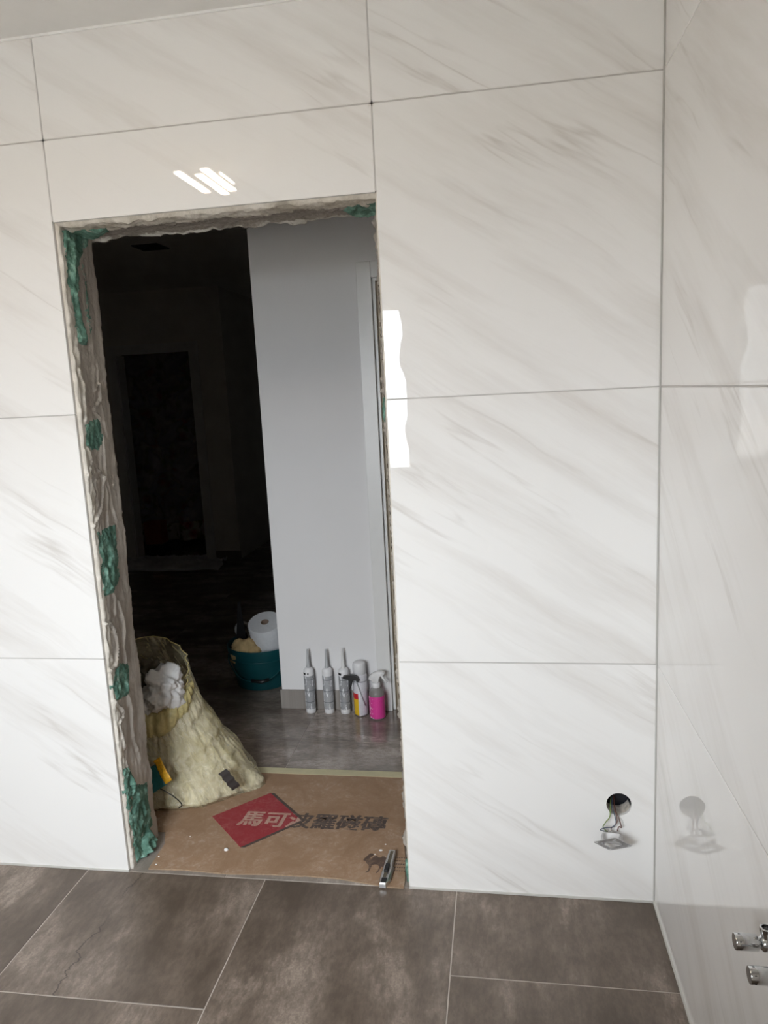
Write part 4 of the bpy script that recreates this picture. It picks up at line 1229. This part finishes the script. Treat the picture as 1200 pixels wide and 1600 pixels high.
# ---------------------------------------------------------------- chrome angle valves on the right wall
def valve(y, z, label):
    t = thing('angle_valve', label, 'valve', (0.0, y, z), (0, 0, 0), 'chrome valves on the right wall'); t.scale = (0.76,)*3
    lx = lambda prof, n=32, c=(0, 0, 0): G().lathe([(r, -h) for r, h in prof], n, center=c, axis='X')
    lx([(0.036, -0.002), (0.036, 0.002), (0.033, 0.008), (0.022, 0.012), (0.011, 0.013)]).obj('escutcheon', 'chrome', t, auto=50)
    lx([(0.0105, 0.0), (0.0105, 0.012), (0.0135, 0.014), (0.0165, 0.018), (0.0165, 0.030), (0.0120, 0.034), (0.0095, 0.036), (0.0095, 0.046)]).obj('body', 'chrome', t, auto=50)
    k = lx([(0.0085, 0.0395), (0.0155, 0.040), (0.0165, 0.0415), (0.0165, 0.083), (0.0155, 0.0845), (0.0, 0.0848)]).obj('knob', 'chrome', t, auto=40)
    for q in range(6):
        a = 2*PI*q/6+0.4; g = G()
        g.box((-0.078, 0.0164*math.cos(a)-0.0008, 0.0164*math.sin(a)-0.0008), (-0.074, 0.0164*math.cos(a)+0.0008, 0.0164*math.sin(a)+0.0008))
        g.obj('knob_mark', 'black', k)
    G().lathe([(0.0085, 0.010), (0.0085, 0.022), (0.0115, 0.023), (0.0120, 0.026), (0.0120, 0.036), (0.0105, 0.037), (0.0085, 0.037), (0.0080, 0.006)], 28, center=(-0.024, 0, 0), caps=False).obj('outlet', 'chrome', t, auto=50)
    G().lathe([(0.0, 0.008), (0.0082, 0.008)], 20, center=(-0.024, 0, 0), caps=False).obj('outlet_bore', 'chrome', t)
valve(-0.880, 0.6085, 'chrome angle valve with open outlet, the one closer to the tiled corner')
valve(-0.947, 0.6085, 'chrome angle valve, the one farther from the tiled corner')

# ---------------------------------------------------------------- far end of the hall
def drape():
    n1, n2 = 60, 70
    def grid(fn, name, mat, parent=None):
        vs = []; fs = []
        for i in range(n2+1):
            for k in range(n1+1): vs.append(fn(k/n1, i/n2))
        for i in range(n2):
            for k in range(n1): fs.append((i*(n1+1)+k, i*(n1+1)+k+1, (i+1)*(n1+1)+k+1, (i+1)*(n1+1)+k))
        o = mesh(name, vs, fs, mat, parent, smooth=True)
        s = o.modifiers.new('thick', 'SOLIDIFY'); s.thickness = 0.003
        return o
    def cloth(u, v):
        z = 0.06 + 2.10*v
        x = -4.42 + 1.12*u - 0.30*max(0, v-0.82)*(1-u)*0 + 0.22*max(0, v-0.80)/0.2*max(0, 1-u*5)
        return (x, 5.10 + 0.045*math.sin(u*26+v*2) + 0.02*N(u*7, v*5), z)
    tag(grid(cloth, 'floral_curtain', 'floral'), 'rose patterned curtain hanging beyond the far doorway', 'curtain')
    def film(u, v):
        z = 0.30 + 1.72*v
        sag = 0.10*math.sin(PI*u)
        w_ = z - 1.9*(u-0.58)**2; d = math.sin(w_*21+0.8*N(u*3, v*3)) + 0.5*math.sin(w_*47+1.3)
        return (-4.40+1.08*u, 4.98 + 0.026*d*(0.35+0.65*math.sin(PI*v)) + 0.03*N(u*4, v*6, 2) - sag*0.5, z - 0.03*math.sin(PI*u))
    tag(grid(film, 'plastic_sheet', 'film'), 'clear plastic dust sheet swagged in front of the rose patterned curtain', 'sheet')
drape()
def floor_sheet():
    n1, n2 = 60, 24
    vs = []; fs = []
    for i in range(n2+1):
        for k in range(n1+1):
            u, v = k/n1, i/n2
            x = -4.05 + 1.15*u + 0.05*N(v*3, 1) - 0.10*v; y = 4.00 + 0.60*v + 0.05*N(u*5, 2)*(1-v)
            r = 1 - abs(N(x*7+y*4, y*9, 5))
            vs.append((x, y, 0.0015 + 0.045*max(0, r-0.70)/0.30*math.sin(PI*min(1, max(0, v*1.02)))**0.4))
    for i in range(n2):
        for k in range(n1): fs.append((i*(n1+1)+k, i*(n1+1)+k+1, (i+1)*(n1+1)+k+1, (i+1)*(n1+1)+k))
    o = mesh('floor_sheet', vs, fs, 'dust_sheet', smooth=True)
    tag(o, 'crinkled pale dust sheet on the floor of the far doorway', 'sheet')
floor_sheet()
def far_box():
    t = thing('storage_box', 'rust red box standing on the floor in front of the rose patterned curtain', 'box', (-3.84, 4.76, 0))
    G().bbox((-0.09, -0.07, 0.10), (0.09, 0.07, 0.33), 0.004).obj('body', 'rust_box', t)
    G().bbox((-0.10, -0.08, 0), (0.10, 0.08, 0.10), 0.004).obj('foot', 'black', t)
far_box()
def ceiling_spot():
    t = thing('recessed_spot', 'dark unlit recessed square fitting in the hall ceiling', 'light fitting', (-2.62, 2.69, ZH))
    g = G(); a, b = 0.09, 0.065
    g.box((-a, -a, -0.006), (a, -b, 0)).box((-a, b, -0.006), (a, a, 0)).box((-a, -b, -0.006), (-b, b, 0)).box((b, -b, -0.006), (a, b, 0))
    g.obj('frame', 'black', t)
    G().box((-b, -b, -0.003), (b, b, 0.0)).obj('insert', 'box_black', t)
ceiling_spot()
